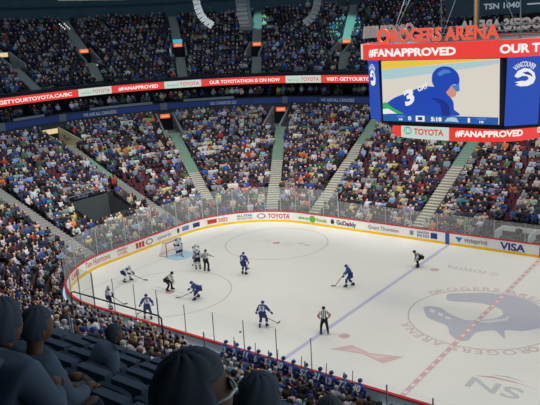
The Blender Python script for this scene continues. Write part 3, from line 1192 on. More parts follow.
def hockey_player(loc, heading, J, kit, label, number=None, cat='person', official=False, goalie=False, group=None, legs=True, sub=1):
    """heading: direction the figure faces, as an angle of its +Y axis"""
    root = thing('person', label, cat, loc, heading - PI / 2, group)
    me = body_mesh(J, sub)
    neckz = J['neck']
    hd = J['hd']
    set_mats(me, [SKINS[0], BLK], lambda p: 0 if (p - neckz).dot(hd) > -.02 and (p - neckz).length < .36 else 1)
    link('body', me, root)
    JC = ['hip', 'mid', 'chest', 'neck', 'sl', 'el', 'wl', 'sr', 'er', 'wr']
    pad = 0 if official else .03
    jr = dict(hip=.165 + pad, mid=.16 + pad, chest=.17 + pad, neck=.085, sl=.095 + pad, el=.075 + pad * .6, wl=.055 + pad * .5, sr=.095 + pad, er=.075 + pad * .6, wr=.055 + pad * .5)
    JJ = dict(J)
    JJ['hip'] = J['hip'] + (J['mid'] - J['hip']) * .05
    for k in 'lr':
        JJ['w' + k] = J['w' + k] + (J['e' + k] - J['w' + k]) * .12
    je = [('hip', 'mid'), ('mid', 'chest'), ('chest', 'neck'), ('chest', 'sl'), ('sl', 'el'), ('el', 'wl'), ('chest', 'sr'), ('sr', 'er'), ('er', 'wr')]
    jm = chain(JJ, JC, jr, je, sub)
    if official:
        o = clothes('striped_shirt', jm, [STRIPE, BLK], lambda p: 0, root)
        for k in 'lr':
            if kit == 'referee':
                m_ = J['s' + k] + (J['e' + k] - J['s' + k]) * .75
                m2 = J['s' + k] + (J['e' + k] - J['s' + k]) * 1.0
                MB().tube([m_, m2], .098, 10).build('armband', ARMB, root)
    else:
        main, second, third = (JR, JW, JG) if kit == 'home' else (JW, JN, JN)

        def band(p):
            d = (J['mid'] - J['hip']).normalized()
            t = (p - J['hip']).dot(d)
            for k in 'lr':
                tt = (p - J['e' + k]).dot((J['w' + k] - J['e' + k]).normalized())
                if (p - J['w' + k]).length < .2 and tt > .04:
                    return 1 if tt < .17 else 2
                if kit == 'away' and (p - J['s' + k]).length < .13 and (p - J['s' + k]).dot(d) > .02:
                    return 1
            if -.05 < t < .05 and (p - J['hip']).length < .3:
                return 1
            if t <= -.05 and (p - J['hip']).length < .3:
                return 2
            return 0
        o = clothes('jersey', jm, [main, second, third], band, root)
        if number:
            v, f = text_geo(number, .32, None, .04)
            wdt = v[:, 0].max()
            d = (J['neck'] - J['hip']).normalized()
            bx = Vector((1, 0, 0))
            bk = bx.cross(d).normalized() * -1
            if bk.y > 0:
                bk = -bk
            c = J['hip'] + d * .22 + bk * .215
            vs = [tuple(c + bx * (x - wdt / 2) + d * y + bk * (-.25 * (x - wdt / 2) ** 2 * 3)) for x, y, q in v]
            MB().add(vs, f).build('jersey_number', JW if kit == 'home' else JN, o)
    if legs:
        if official:
            pn = ['hip', 'hl', 'kl', 'al', 'hr', 'kr', 'ar']
            pr = dict(hip=.16, hl=.125, kl=.09, al=.075, hr=.125, kr=.09, ar=.075)
            pe = [('hip', 'hl'), ('hl', 'kl'), ('kl', 'al'), ('hip', 'hr'), ('hr', 'kr'), ('kr', 'ar')]
            clothes('trousers', chain(J, pn, pr, pe, sub), [BLK], lambda p: 0, root)
        else:
            JK = dict(J)
            for k in 'lr':
                JK['p' + k] = J['h' + k] + (J['k' + k] - J['h' + k]) * .82
            pn = ['hip', 'hl', 'pl', 'hr', 'pr']
            clothes('hockey_pants', chain(JK, pn, dict(hip=.175, hl=.15, pl=.125, hr=.15, pr=.125), [('hip', 'hl'), ('hl', 'pl'), ('hip', 'hr'), ('hr', 'pr')], sub),
                    [PB if kit == 'home' else PN], lambda p: 0, root)
            for k in 'lr':
                a, b = J['k' + k], J['a' + k]
                u = a + (a - b) * .08
                mb = MB()
                if goalie:
                    f = (J['t' + k] - b)
                    f = Vector((f.x, f.y, 0)).normalized()
                    rot = math.atan2(f.y, f.x)
                    c = (u + b) / 2 + f * .06
                    mb.box((c.x, c.y, c.z + .06), (.16, .29, .74), rot, 0, .9)
                    o_ = mb.build('leg_pad', [JW], root)
                    mb2 = MB()
                    mb2.box((c.x + f.x * .03, c.y + f.y * .03, c.z + .02), (.14, .30, .22), rot)
                    mb2.build('pad_panel', PB, o_)
                else:
                    pts = [u, a + (b - a) * .25, a + (b - a) * .5, a + (b - a) * .72, b + Vector((0, 0, .02))]
                    mb.tube(pts, [.085, .09, .088, .075, .062], 10)
                    mb.m = [(1 if 20 <= i < 30 else 0) for i in range(len(mb.f))]
                    mb.build('sock', [PB, JW] if kit == 'home' else [JW, PN], root, True)
        for k in 'lr':
            skate(J, k, root)
    # gloves (hands of officials stay bare)
    for k in 'lr':
        w, e = J['w' + k], J['e' + k]
        d = (w - e).normalized()
        r_ = .045 if official else (.11 if goalie else .062)
        mb = MB()
        mb.tube([w - d * .05, w + d * .01, w + d * .08, w + d * .12], [r_ * 1.15, r_ * 1.1, r_ * .95, r_ * .5], 8)
        mb.build('hand' if official else ('catching_glove' if goalie and k == 'l' else 'glove'), SKINS[0] if official else (JW if goalie else (PB if kit == 'home' else PN)), root, True)
    M = Vector((0, 0, 1)).rotation_difference(hd).to_matrix()
    c = J['head'] + hd * .035
    mb = MB()
    mb.ball(c, (.115, .135, .125), 12, 6, 0, -.25, M)
    hm = HELK if official else (HELB if kit == 'home' else HELW)
    h = mb.build('helmet', hm, root, True)
    if goalie:
        mb = MB()
        fwd = M @ Vector((0, .1, -.05))
        mb.ball(c + fwd, (.095, .06, .12), 10, 6, 0, -1, M)
        mb.build('face_mask', JW, root, True)
    return root, J


def to_world(loc, heading, p):
    a = heading - PI / 2
    return Vector((loc[0] + p.x * math.cos(a) - p.y * math.sin(a), loc[1] + p.x * math.sin(a) + p.y * math.cos(a), loc[2] + p.z))


def hockey_stick(loc, heading, J, blade, label, m=STICKM, top='wr', low='wl'):
    """stick gripped by both hands: from the top hand through the lower one to a blade on the ice"""
    a, b = J[top], Vector(blade)
    d = (b - a).normalized()
    p0 = a - d * .12
    root = thing('hockey_stick', label, 'hockey stick', to_world(loc, heading, Vector((b.x, b.y, 0))), heading - PI / 2)
    off = Vector((b.x, b.y, 0))
    MB().tube([p0 - off, b - off], .021, 6).build('shaft', m, root)
    mb = MB()
    mb.tube([p0 - off, p0 + d * .16 - off], .027, 6)
    mb.build('grip', STICKW, root)
    s = 1 if b.x >= 0 else -1
    mb = MB()
    mb.add([(0, -.02, .01), (.05, .30, .01), (.05, .30, .085), (0, -.02, .085), (-.018, -.02, .01), (.035, .30, .01), (.035, .30, .085), (-.018, -.02, .085)],
           [(0, 1, 2, 3), (7, 6, 5, 4), (0, 4, 5, 1), (3, 2, 6, 7), (1, 5, 6, 2), (0, 3, 7, 4)])
    mb.build('stick_blade', m, root)
    return root


def head_to(r, a):
    """heading from picture-right r and away a"""
    x = r * RT[0] + a * -RT[1]
    y = r * RT[1] + a * RT[0]
    return math.atan2(y, x)


UPRIGHT = dict(hip=(0, -.04, .98), lean=.12, fl=(-.17, .02), fr=(.17, -.02))
GLIDE = dict(hip=(0, -.10, .90), lean=.45, fl=(-.22, .10), fr=(.22, -.12))
BENT = dict(hip=(0, -.26, .80), lean=1.0, fl=(-.28, .14), fr=(.26, -.16), headf=.35)
players = [
    # (ground xy, heading (right, away), pose, hands, kit, number, stick blade, label)
    ((3.75, 13.0), (.75, -.65), dict(hip=(0, -.1, .90), lean=.35, fl=(-.17, .05), fr=(.17, .05), hl=(-.36, .24, .80), hr=(.36, .27, .76), headf=.1), 'away', None, (.15, .62, .03), 'goalie in white with a mask standing in front of the goal net', 'goalie'),
    ((6.6, 12.3), (.1, -1), dict(GLIDE, hl=(-.15, .5, .80), hr=(.15, .48, .86)), 'away', None, (-.2, 1.1, .03), 'white-jerseyed player standing just behind number 34, nearer the goal', 'skater'),
    ((7.92, 11.02), (-.1, 1), dict(UPRIGHT, hl=(-.36, .22, .88), hr=(.36, .2, .92)), 'away', '34', (-.5, .9, .03), 'white-jerseyed player with number 34 seen from behind beside a striped linesman', 'skater'),
    ((8.85, 11.0), (.3, 1), dict(UPRIGHT, hl=(-.28, .25, 1.05), hr=(.50, .35, 1.15)), 'linesman', None, None, 'striped linesman standing beside the white number 34 player', 'official'),
    ((11.99, 11.89), (.5, .85), dict(UPRIGHT, hl=(-.32, .25, .92), hr=(.30, .28, .88)), 'home', '9', (-.35, 1.0, .03), 'blue-jerseyed player standing alone upright between the two end circles', 'skater'),
    ((4.82, 6.25), (.95, -.3), dict(BENT, hl=(-.2, .5, .62), hr=(.15, .36, .72)), 'away', None, (-.45, 1.25, .03), 'white-jerseyed player crouching near the end boards ready for the faceoff', 'skater'),
    ((9.2, 6.5), (.85, -.2), dict(hip=(0, -.24, .86), lean=.85, fl=(-.2, .1), fr=(.2, -.14), hl=(-.16, .30, .72), hr=(.14, .42, .62), headf=.5), 'linesman', None, None, 'striped official bending over the near faceoff dot', 'official'),
    ((12.13, 6.26), (-.95, -.15), dict(BENT, hl=(-.22, .35, .62), hr=(.2, .5, .70)), 'home', '14', (.5, 1.2, .03), 'blue-jerseyed player crouching over his stick right of the bending official', 'skater'),
    ((8.0, 1.8), (.85, .4), dict(UPRIGHT, hl=(-.2, .35, .92), hr=(.28, .22, 1.0)), 'away', '44', (-.3, 1.0, .03), 'white-jerseyed player standing by the near corner boards holding a stick', 'skater'),
    ((11.7, 1.92), (-.15, 1), dict(GLIDE, lean=.28, hip=(0, -.06, .94), hl=(-.55, .30, .80), hr=(.40, .15, .95)), 'home', '43', (-.75, .95, .03), 'blue-jerseyed player number 43 seen from behind by the near boards', 'skater'),
    ((19.26, 4.79), (.35, 1), dict(GLIDE, lean=.25, hip=(0, -.05, .93), fl=(-.2, -.12), fr=(.2, .1), hl=(-.48, .12, .86), hr=(.58, .18, .92)), 'home', '53', (.75, .7, .03), 'blue-jerseyed player with arms spread wide beside the puck', 'skater'),
    ((23.2, 5.86), (-.05, 1), dict(UPRIGHT, fl=(-.22, 0), fr=(.22, 0), hl=(-.27, .06, 1.06), hr=(.27, .06, 1.06)), 'referee', None, None, 'referee in stripes and orange armbands, hands on hips near the blue line', 'official'),
    ((20.46, 13.59), (-1, .1), dict(GLIDE, fl=(-.14, .24), fr=(.14, -.3), hl=(-.22, .42, .85), hr=(.24, .34, .92)), 'home', '6', (.0, 1.05, .03), 'blue-jerseyed player striding left in open ice with stick held low', 'skater'),
    ((23.01, 19.67), (-1, -.1), dict(hip=(0, -.28, .82), lean=1.05, fl=(-.2, .04), fr=(.2, -.08), hl=(-.2, .2, .56), hr=(.2, .18, .56), headf=.3), 'linesman', None, None, 'striped linesman bent forward with hands on knees at far blue line', 'official'),
]
STICK_OF = ['masked goalie in white before the goal', 'white player just behind number 34', 'white number 34 player beside the linesman', 'blue player alone between the end circles',
            'white player crouching near the end boards', 'blue player crouching right of the bending official', 'white player standing by the near corner boards',
            'blue player number 43 by the near boards', 'blue player with spread arms beside the puck', 'blue player striding left in open ice']
sticks_made = []
for xy, hd_, pose, kit, num, blade, label, role in players:
    J = joints(**pose)
    hdg = head_to(*hd_)
    loc = (xy[0], xy[1], 0.004)
    hockey_player(loc, hdg, J, kit, label, num, official=role == 'official', goalie=role == 'goalie', sub=2)
    if blade:
        hockey_stick(loc, hdg, J, blade, 'stick of the ' + STICK_OF[len(sticks_made)], top='wr' if blade[0] <= 0 else 'wl')
        sticks_made.append(label)

mb = MB()
mb.tube([(18.45, 3.44, .0), (18.45, 3.44, .045)], .075, 14)
tag(mb.build('puck', HELK), 'black puck lying on bare ice near the home bench', 'puck')

# ------------------------------------------------------------------ goal
gr = thing('hockey_goal', 'red hockey goal with white net on the goal line', 'goal', (3.36, 12.95, 0))
mb = MB()
mb.tube([(0, -.915, 0), (0, -.915, 1.2), (0, -.88, 1.22), (0, .88, 1.22), (0, .915, 1.2), (0, .915, 0)], .04, 8)
mb.build('goal_frame', mat('goal_red', (200, 48, 44), .4), gr)
mb = MB()
mb.tube([(0, -.915, .04), (-.75, -1.05, .04), (-1.05, -.75, .04), (-1.05, .75, .04), (-.75, 1.05, .04), (0, .915, .04)], .035, 8)
mb.tube([(0, -.88, 1.22), (-.45, -.85, 1.2), (-.55, -.6, 1.2), (-.55, .6, 1.2), (-.45, .85, 1.2), (0, .88, 1.22)], .03, 8)
mb.build('base_frame', mat('net_grey', (196, 190, 184), .7), gr)
NET = mat('net_white', (226, 226, 222), .8)
mb = MB()
bot = [(0, -.9), (-.75, -1.04), (-1.04, -.75), (-1.04, 0), (-1.04, .75), (-.75, 1.04), (0, .9)]
topl = [(0, -.88), (-.45, -.85), (-.55, -.6), (-.55, 0), (-.55, .6), (-.45, .85), (0, .88)]
for i in range(len(bot) - 1):
    for k in range(7):
        u = k / 6
        p = (bot[i][0] + (bot[i + 1][0] - bot[i][0]) * u, bot[i][1] + (bot[i + 1][1] - bot[i][1]) * u, .04)
        q = (topl[i][0] + (topl[i + 1][0] - topl[i][0]) * u, topl[i][1] + (topl[i + 1][1] - topl[i][1]) * u, 1.2)
        mb.tube([p, q], .008, 3)
for k in range(1, 8):
    u = k / 8
    ring = [(b_[0] + (t_[0] - b_[0]) * u, b_[1] + (t_[1] - b_[1]) * u, .04 + 1.16 * u) for b_, t_ in zip(bot, topl)]
    mb.tube(ring, .008, 3)
for k in range(9):
    y = -.8 + 1.6 * k / 8
    mb.tube([(0, y, 1.22), (-.5, y * .9, 1.2)], .008, 3)
mb.build('goal_net', NET, gr)

# ------------------------------------------------------------------ players bench
bn = thing('player_bench', 'long wooden home bench behind the near boards under blue players', 'bench', (25.2, -1.15, 0.18))
MB().box((0, 0, .72), (9.2, .38, .06)).build('seat_plank', mat('bench_wood', (150, 112, 76), .6), bn)
for x in (-4.2, -1.4, 1.4, 4.2):
    MB().box((x, 0, .49), (.08, .3, .40)).build('leg', GREYM, bn)
bp = MB()
bp.box((25.2, -1.05, .23), (10.0, 1.75, .46))
structure(bp.build('floor_bench', mat('bench_rubber', (40, 42, 46), .9)), 'raised rubber floor of the bench')
nums = ['33', '7', '11', '6', '53', '20', '8', '57', '21', '13', '77', '40']
for i in range(12):
    x = 21.1 + i * .76
    stand = False
    if stand:
        J = joints(hip=(0, 0, .98), lean=.35, fl=(-.15, 0, .13), fr=(.15, 0, .13), hl=(-.3, .4, 1.05), hr=(.3, .4, 1.05))
        loc = (x, -.70, .465)
    else:
        J = joints(hip=(0, 0, .62), lean=.3 + .1 * (i % 3), fl=(-.17, .42, .13), fr=(.17, .42, .13), hl=(-.22, .45, .68), hr=(.22, .48, .7))
        loc = (x, -1.12, .465)
    words_ = ['leftmost', 'second', 'third', 'fourth', 'fifth', 'sixth', 'seventh', 'eighth', 'ninth', 'tenth', 'eleventh', 'twelfth']
    hockey_player(loc, PI / 2 + .1 * math.sin(i * 2.1), J, 'home', f'blue bench player number {nums[i]}, {words_[i]}' + (' from the left' if i else '') + ' on the home bench', nums[i], group='players on the home bench')
    if not stand and i % 2 == 0:
        st = thing('hockey_stick', f'stick upright between the knees of bench player number {nums[i]}', 'hockey stick', (x + .12, -.52, .465), 0, 'sticks at the home bench')
        MB().tube([(0, 0, 0.03), (.04, .12, 1.45)], .02, 6).build('shaft', STICKM, st)
        MB().box((0.0, .02, .035), (.30, .02, .07)).build('stick_blade', STICKM, st)

# ------------------------------------------------------------------ scoreboard over centre ice
SX, SY = 29.8, 12.95
sb = thing('scoreboard', 'huge hanging scoreboard with video screens and red LED rings above ice', 'scoreboard', (SX, SY, 12.0))


class Circ:
    def __init__(self, r):
        self.r = r

    def at(self, a):
        return self.r * math.cos(a), self.r * math.sin(a)


def rk(a):
    return (abs(math.cos(a)) ** 3 + abs(math.sin(a)) ** 3) ** (-1 / 3)


def cyl_band(name, r, z0, z1, m, parent, a0=0, a1=2 * PI, n=96, thick=.35):
    mb = MB()
    vs = []
    for i in range(n + 1):
        a = a0 + (a1 - a0) * i / n
        for rr, z in ((r, z0), (r, z1), (r - thick, z1), (r - thick, z0)):
            vs.append((rr * rk(a) * math.cos(a), rr * rk(a) * math.sin(a), z))
    fs = []
    for i in range(n):
        p, q = 4 * i, 4 * i + 4
        for k in range(4):
            fs.append((p + k, q + k, q + (k + 1) % 4, p + (k + 1) % 4))
    mb.add(vs, fs)
    return mb.build(name, m, parent)


def cyl_text(name, body, r, a_mid, width, z, h, m, parent, bold=.03, extrude=0.0, facing=1):
    v, f = text_geo(body, h, width, bold, extrude)
    half = v[:, 0].max() / 2
    vs = []
    for x, y, q in v:
        a = a_mid + (x - half) / r
        rr = (r + q) * rk(a)
        vs.append((rr * math.cos(a), rr * math.sin(a), z + y))
    mb = MB().add(vs, f)
    return mb.build(name, m, parent)


SBDARK = mat('scoreboard_dark', (34, 38, 46), .6, .2)
SB0 = 12.0  # z of the scoreboard's base


def zz(z):
    return z - SB0


# core octagon
oct_ = [(-3.55, -5), (3.55, -5), (5, -3.55), (5, 3.55), (3.55, 5), (-3.55, 5), (-5, 3.55), (-5, -3.55)]
mb = MB()
n = 8
vs = [(x * .93, y * .93, zz(12.75)) for x, y in oct_] + [(x, y, zz(16.45)) for x, y in oct_]
mb.add(vs, [tuple(range(n - 1, -1, -1)), tuple(range(n, 2 * n))] + [(i, (i + 1) % n, n + (i + 1) % n, n + i) for i in range(n)])
core = mb.build('core_frame', SBDARK, sb)
RED = glow('board_red_glow', (232, 58, 50), .98)
WHG = glow('screen_white', (236, 236, 226), .88)
TXG = glow('board_text', (255, 244, 240), .95)
ring1 = cyl_band('top_ring', 6.0, zz(16.45), zz(17.30), RED, sb)
ring1['label'] = 'red ring screen round the top'
ring2 = cyl_band('bottom_ring', 4.4, zz(11.98), zz(12.84), RED, sb)
ring2['label'] = 'red ring screen round the bottom'
cyl_band('top_deck', 5.9, zz(17.0), zz(17.28), SBDARK, sb, thick=5.88)
cyl_band('bottom_deck', 4.3, zz(12.1), zz(12.9), SBDARK, sb, thick=4.28)
A0 = -PI / 2
cyl_text('ring_lettering', '#FANAPPROVED', 6.02, A0 - .235, 5.2, zz(16.67), .42, TXG, ring1, .045)
cyl_text('ring_lettering', 'OUR TOYOTATHON', 6.02, A0 + .975, 5.4, zz(16.67), .44, TXG, ring1, .045)
cyl_band('sponsor_panel', 6.02, zz(16.46), zz(17.29), LEDW, ring1, A0 - 1.05, A0 - .80, 6, .1)
pn_ = cyl_band('sponsor_panel', 4.42, zz(11.99), zz(12.83), LEDW, ring2, A0 - .62, A0 + .05, 12, .1)
cyl_text('panel_lettering', 'TOYOTA', 4.45, A0 - .215, 1.75, zz(12.24), .36, LEDRT, pn_, .035)
mb = MB()
for k in range(2):
    vs = []
    for i in range(20):
        a = 2 * PI * i / 20
        for kk in (1, .78):
            aa = A0 - .50 + (.26, .11)[k] * kk * math.cos(a) / 4.45
            r5 = 4.45 * rk(aa)
            vs.append((r5 * math.cos(aa), r5 * math.sin(aa), zz(12.42) + (.22, .2)[k] * kk * math.sin(a)))
    mb.add(vs, [(2 * i, 2 * ((i + 1) % 20), 2 * ((i + 1) % 20) + 1, 2 * i + 1) for i in range(20)])
mb.build('panel_emblem', glow('led_text_teal', (80, 170, 160), .8), pn_)
cyl_text('ring_lettering', '#FANAPPROVED', 4.42, A0 + .504, 3.3, zz(12.26), .34, TXG, ring2, .045)
cyl_text('ring_lettering', 'OUR TOYOTATHON', 4.42, A0 + 1.53, 3.8, zz(12.26), .34, TXG, ring2, .045)
# standing letters on all four sides: lit red in front, a dim grey glow put into the backs
LETR = glow('letter_red', (238, 84, 58), .95)
LETG = glow('letter_back_glow', (142, 132, 130), .8)
for k in range(4):
    am = A0 + k * PI / 2
    v, f = text_geo('ROGERS ARENA', .70, 5.55, .035, .05)
    half = v[:, 0].max() / 2
    vs, ms = [], []
    for x, y, q in v:
        a = am + (x - half + .35) / 5.95
        rr = (5.93 + q) * rk(a)
        vs.append((rr * math.cos(a), rr * math.sin(a), zz(17.40 if k == 0 else 17.62) + y))
    mb = MB().add(vs, f)
    qq = v[:, 2]
    mb.m = [0 if qq[list(fc)].min() > -.04 else 1 for fc in f]
    s_ = mb.build('arena_lettering', [LETR, LETG], sb)
    mb = MB()
    vs = []
    for q in (-.05, .05):
        for i in range(24):
            t = 2 * PI * i / 24
            for kk in (1, .62):
                a = am + (-half + .35 - .50 + .40 * kk * math.cos(t)) / 5.95
                r5 = (5.93 + q) * rk(a)
                vs.append((r5 * math.cos(a), r5 * math.sin(a), zz(17.70 if k == 0 else 17.92) + .42 * kk * math.sin(t)))
    fs = []
    for b_ in (0, 48):
        fs += [(b_ + 2 * i, b_ + 2 * i + 1, b_ + 2 * ((i + 1) % 24) + 1, b_ + 2 * ((i + 1) % 24)) for i in range(24)]
    fs += [(2 * i + o_, 2 * ((i + 1) % 24) + o_, 48 + 2 * ((i + 1) % 24) + o_, 48 + 2 * i + o_) for i in range(24) for o_ in (0, 1)]
    mb.add(vs, fs)
    mb.m = [1] * 24 + [0] * 24 + [0] * 48
    mb.build('arena_emblem', [LETR, LETG], sb)


# screens
def face_frame(p0, p1, zb, zt, lean):
    """returns a function (u, v, d) -> point on the face between plan points p0 and p1 (left to right)"""
    p0, p1 = Vector((p0[0], p0[1], 0)), Vector((p1[0], p1[1], 0))
    d = (p1 - p0)
    wdt = d.length
    u_ = d / wdt
    nrm = Vector((u_.y, -u_.x, 0))

    def fn(u, v, e=0.0):
        p = p0 + u_ * (u * wdt) + nrm * (lean * v + e)
        return (p.x, p.y, zb + (zt - zb) * v)
    return fn, wdt, zt - zb


def scr_poly(fn, poly, e):
    return MB().add([fn(u, v, e) for u, v in poly], [tuple(range(len(poly)))])


def screen(name, p0, p1, zb, zt, lean, m):
    fn, w_, h_ = face_frame(p0, p1, zb, zt, lean)
    mb = MB()
    q = [fn(0, 0, .0), fn(1, 0, .0), fn(1, 1, .0), fn(0, 1, .0), fn(0, 0, .12), fn(1, 0, .12), fn(1, 1, .12), fn(0, 1, .12)]
    mb.add(q, [(4, 5, 6, 7), (3, 2, 1, 0), (0, 1, 5, 4), (1, 2, 6, 5), (2, 3, 7, 6), (3, 0, 4, 7)])
    return mb.build(name, m, sb), fn, w_, h_


SICE = glow('screen_ice', (222, 216, 204), .92)
SBLU = glow('screen_blue', (24, 70, 178), .95)
SBL2 = glow('screen_deep_blue', (14, 48, 140), .9)
SYEL = glow('screen_yellow', (238, 200, 74), .92)
SCYN = glow('screen_pale_blue', (176, 208, 214), .9)
SSKN = glow('screen_skin', (214, 150, 124), .9)
SGRN = glow('screen_green', (56, 176, 92), .9)
SWHT = glow('screen_pure_white', (238, 240, 242), .92)
SBAR = glow('screen_bar', (34, 92, 170), .9)
SLBL = glow('screen_light_blue', (70, 130, 210), .9)
main, fn, w_, h_ = screen('main_screen', (-3.42, -4.92), (3.12, -4.92), zz(13.05), zz(16.38), .16, SICE)
main['label'] = 'big video screen showing a hockey player in blue'


def pic(name, poly, m, e):
    if len(poly) > 5 and 'picture' in name:
        poly = [(min(1, max(0, a)), b) for a, b in smooth(poly, 4, .4)]
    return scr_poly(fn, poly, .12 + e).build(name, m, main)


# picture coordinates: u to the right, v up, 0..1
pic('picture_boards', [(0, .86), (.55, .94), (1, 1), (0, 1)], SYEL, .006)
pic('picture_shade', [(0, .70), (.5, .80), (1, .93), (1, .985), (.55, .93), (0, .85)], SCYN, .005)
pic('picture_player', [(.02, .26), (.06, .33), (.12, .40), (.22, .47), (.34, .56), (.42, .585), (.50, .57), (.56, .52), (.60, .44), (.635, .34), (.64, .22), (.66, .12), (.05, .11)], SBLU, .010)
pic('picture_folds', [(.45, .40), (.52, .30), (.54, .11), (.60, .11), (.60, .25), (.56, .36)], SBL2, .013)
pic('picture_cuff', [(0, .12), (0, .30), (.03, .32), (.10, .22), (.20, .13)], SGRN, .014)
pic('picture_cuff', [(.0, .12), (.0, .20), (.05, .21), (.13, .13)], SWHT, .016)
pic('picture_face', [(.57, .52), (.60, .58), (.64, .60), (.66, .52), (.655, .44), (.625, .41), (.595, .44)], SSKN, .016)
pic('picture_helmet', [(.455, .66), (.46, .78), (.50, .87), (.56, .90), (.62, .88), (.67, .80), (.688, .70), (.68, .60), (.655, .62), (.62, .60), (.60, .55), (.575, .50), (.535, .52), (.48, .57)], SBLU, .018)
pic('picture_helmet_shine', [(.50, .78), (.55, .85), (.60, .84), (.62, .80), (.57, .79), (.53, .75)], SLBL, .021)
pic('picture_visor', [(.62, .60), (.685, .62), (.69, .52), (.665, .50), (.64, .55)], SLBL, .020)


def pic_text(body, u0, v0, w, h, m, e, rot=0.0, shear=0.0, bold=.05):
    v, f = text_geo(body, h, w, bold)
    ca, sa = math.cos(rot), math.sin(rot)
    vs = []
    for x, y, q in v:
        x2 = x + shear * y
        vs.append(fn(u0 + (x2 * ca - y * sa) / w_, v0 + (x2 * sa + y * ca) / h_, .12 + e))
    return MB().add(vs, f).build('picture_lettering', m, main)


pic_text('3', .215, .265, .62, .82, SWHT, .016, .42, .25)
pic_text('OAT', .33, .50, .62, .28, SWHT, .016, .35, .2)
pic('score_bar', [(.0, .0), (1, .0), (1, .115), (0, .115)], SBAR, .022)
pic('score_logo', [(.305, .012), (.385, .012), (.385, .105), (.305, .105)], SWHT, .026)
pic('score_logo', [(.325, .03), (.365, .03), (.365, .085), (.325, .085)], mat('x', (0, 0, 0)) if False else SBL2, .028)
for body, u0, w in (('0', .235, .19), ('5:18', .44, .62), ('1', .755, .12)):
    pic_text(body, u0, .025, w, .24, SWHT, .027)
for body, u0 in (('10', .15), ('10', .85)):
    pic_text(body, u0, .02, .22, .12, SWHT, .027)
    pic('score_tag', [(u0 - .02, .072), (u0 + .055, .072), (u0 + .055, .10), (u0 - .02, .10)], SLBL, .026)
pic('score_emblem', [(.56, .02), (.60, .03), (.68, .02), (.66, .09), (.62, .10), (.58, .08)], SCYN, .027)
for p0, p1, k in (((4.92, -3.4), (4.92, 3.4), 0), ((3.4, 4.92), (-3.4, 4.92), 1), ((-4.92, 3.4), (-4.92, -3.4), 2)):
    s2, _, _, _ = screen('main_screen', p0, p1, zz(13.05), zz(16.38), .16, SICE)
    s2['label'] = 'bright video screen on another face'
ARCT = 'VANCOUVER'
for k, (p0, p1) in enumerate((((3.40, -4.98), (4.68, -3.80)), ((4.86, 3.65), (3.66, 4.85)), ((-3.66, 4.85), (-4.86, 3.65)), ((-4.86, -3.65), (-3.66, -4.85)))):
    s3, f3, w3, h3 = screen('corner_screen', p0, p1, zz(13.0), zz(16.42), .12, SBLU)
    s3['label'] = 'narrow blue corner screen with crest'
    v, f = text_geo('VANCOUVER', .26, 1.25, .02)
    vs = []
    for x, y, q in v:
        a = PI * .5 - (x - .625) / .78
        r_ = .62 + y
        vs.append(f3(.5 + r_ * math.cos(a) / w3, .70 + r_ * math.sin(a) / h3 - .02, .135))
    MB().add(vs, f).build('crest_lettering', SWHT, s3)
    # crest: a curled whale shape
    crest = [(.20, .73), (.30, .80), (.48, .84), (.66, .82), (.80, .76), (.84, .68), (.78, .61), (.62, .575), (.40, .575), (.24, .60), (.34, .62), (.22, .64), (.40, .655),
             (.56, .65), (.64, .68), (.58, .72), (.44, .725), (.30, .70)]
    MB().add([f3(u, v_, .135) for u, v_ in crest], [tuple(range(len(crest)))]).build('crest_emblem', SWHT, s3)
    MB().add([f3(u, v_, .14) for u, v_ in ((.44, .775), (.60, .785), (.72, .74), (.74, .70), (.66, .73), (.52, .75))], [(0, 1, 2, 3, 4, 5)]).build('crest_marking', SBL2, s3)
# rigging
mb = MB()
for a in np.linspace(PI / 4, 2 * PI + PI / 4, 4, endpoint=False):
    for da in (-.30, .30):
        mb = MB()
        mb.tube([(5.2 * math.cos(a), 5.2 * math.sin(a), zz(17.25)), (3.2 * math.cos(a + da), 3.2 * math.sin(a + da), zz(22))], .028, 5)
        mb.build('hoist_cable', mat('cable_grey', (104, 112, 114), .6, .2), sb)
MB().tube([(.0, .0, zz(17.2)), (0, 0, zz(26))], .16, 10).build('hoist_pole', mat('pole_grey', (88, 96, 98), .5, .3), sb)
MB().tube([(.35, -1.0, zz(17.2)), (.35, -1.0, zz(26))], .07, 8).build('cable_conduit', mat('pole_amber', (206, 140, 60), .5), sb)
mb = MB()
for r_, z_ in ((5.0, 17.55), (5.0, 17.95)):
    pts_ = [(r_ * math.cos(a), r_ * math.sin(a), zz(z_)) for a in np.linspace(0, 2 * PI, 33)]
    mb.tube(pts_, .03, 5)
mb.build('deck_rail', mat('rail_pale', (92, 100, 102), .6, .2), sb)

# ------------------------------------------------------------------ hanging speaker arrays, catwalk, fascia sign
SPK = mat('speaker_dark', (62, 70, 76), .6)
SPG = mat('speaker_grey', (96, 104, 108), .6)


def at_pixel_depth(u, v, dist):
    d = FW + RT * (u - 270) / FPX + UPV * (202.5 - v) / FPX
    return CAM + d * dist


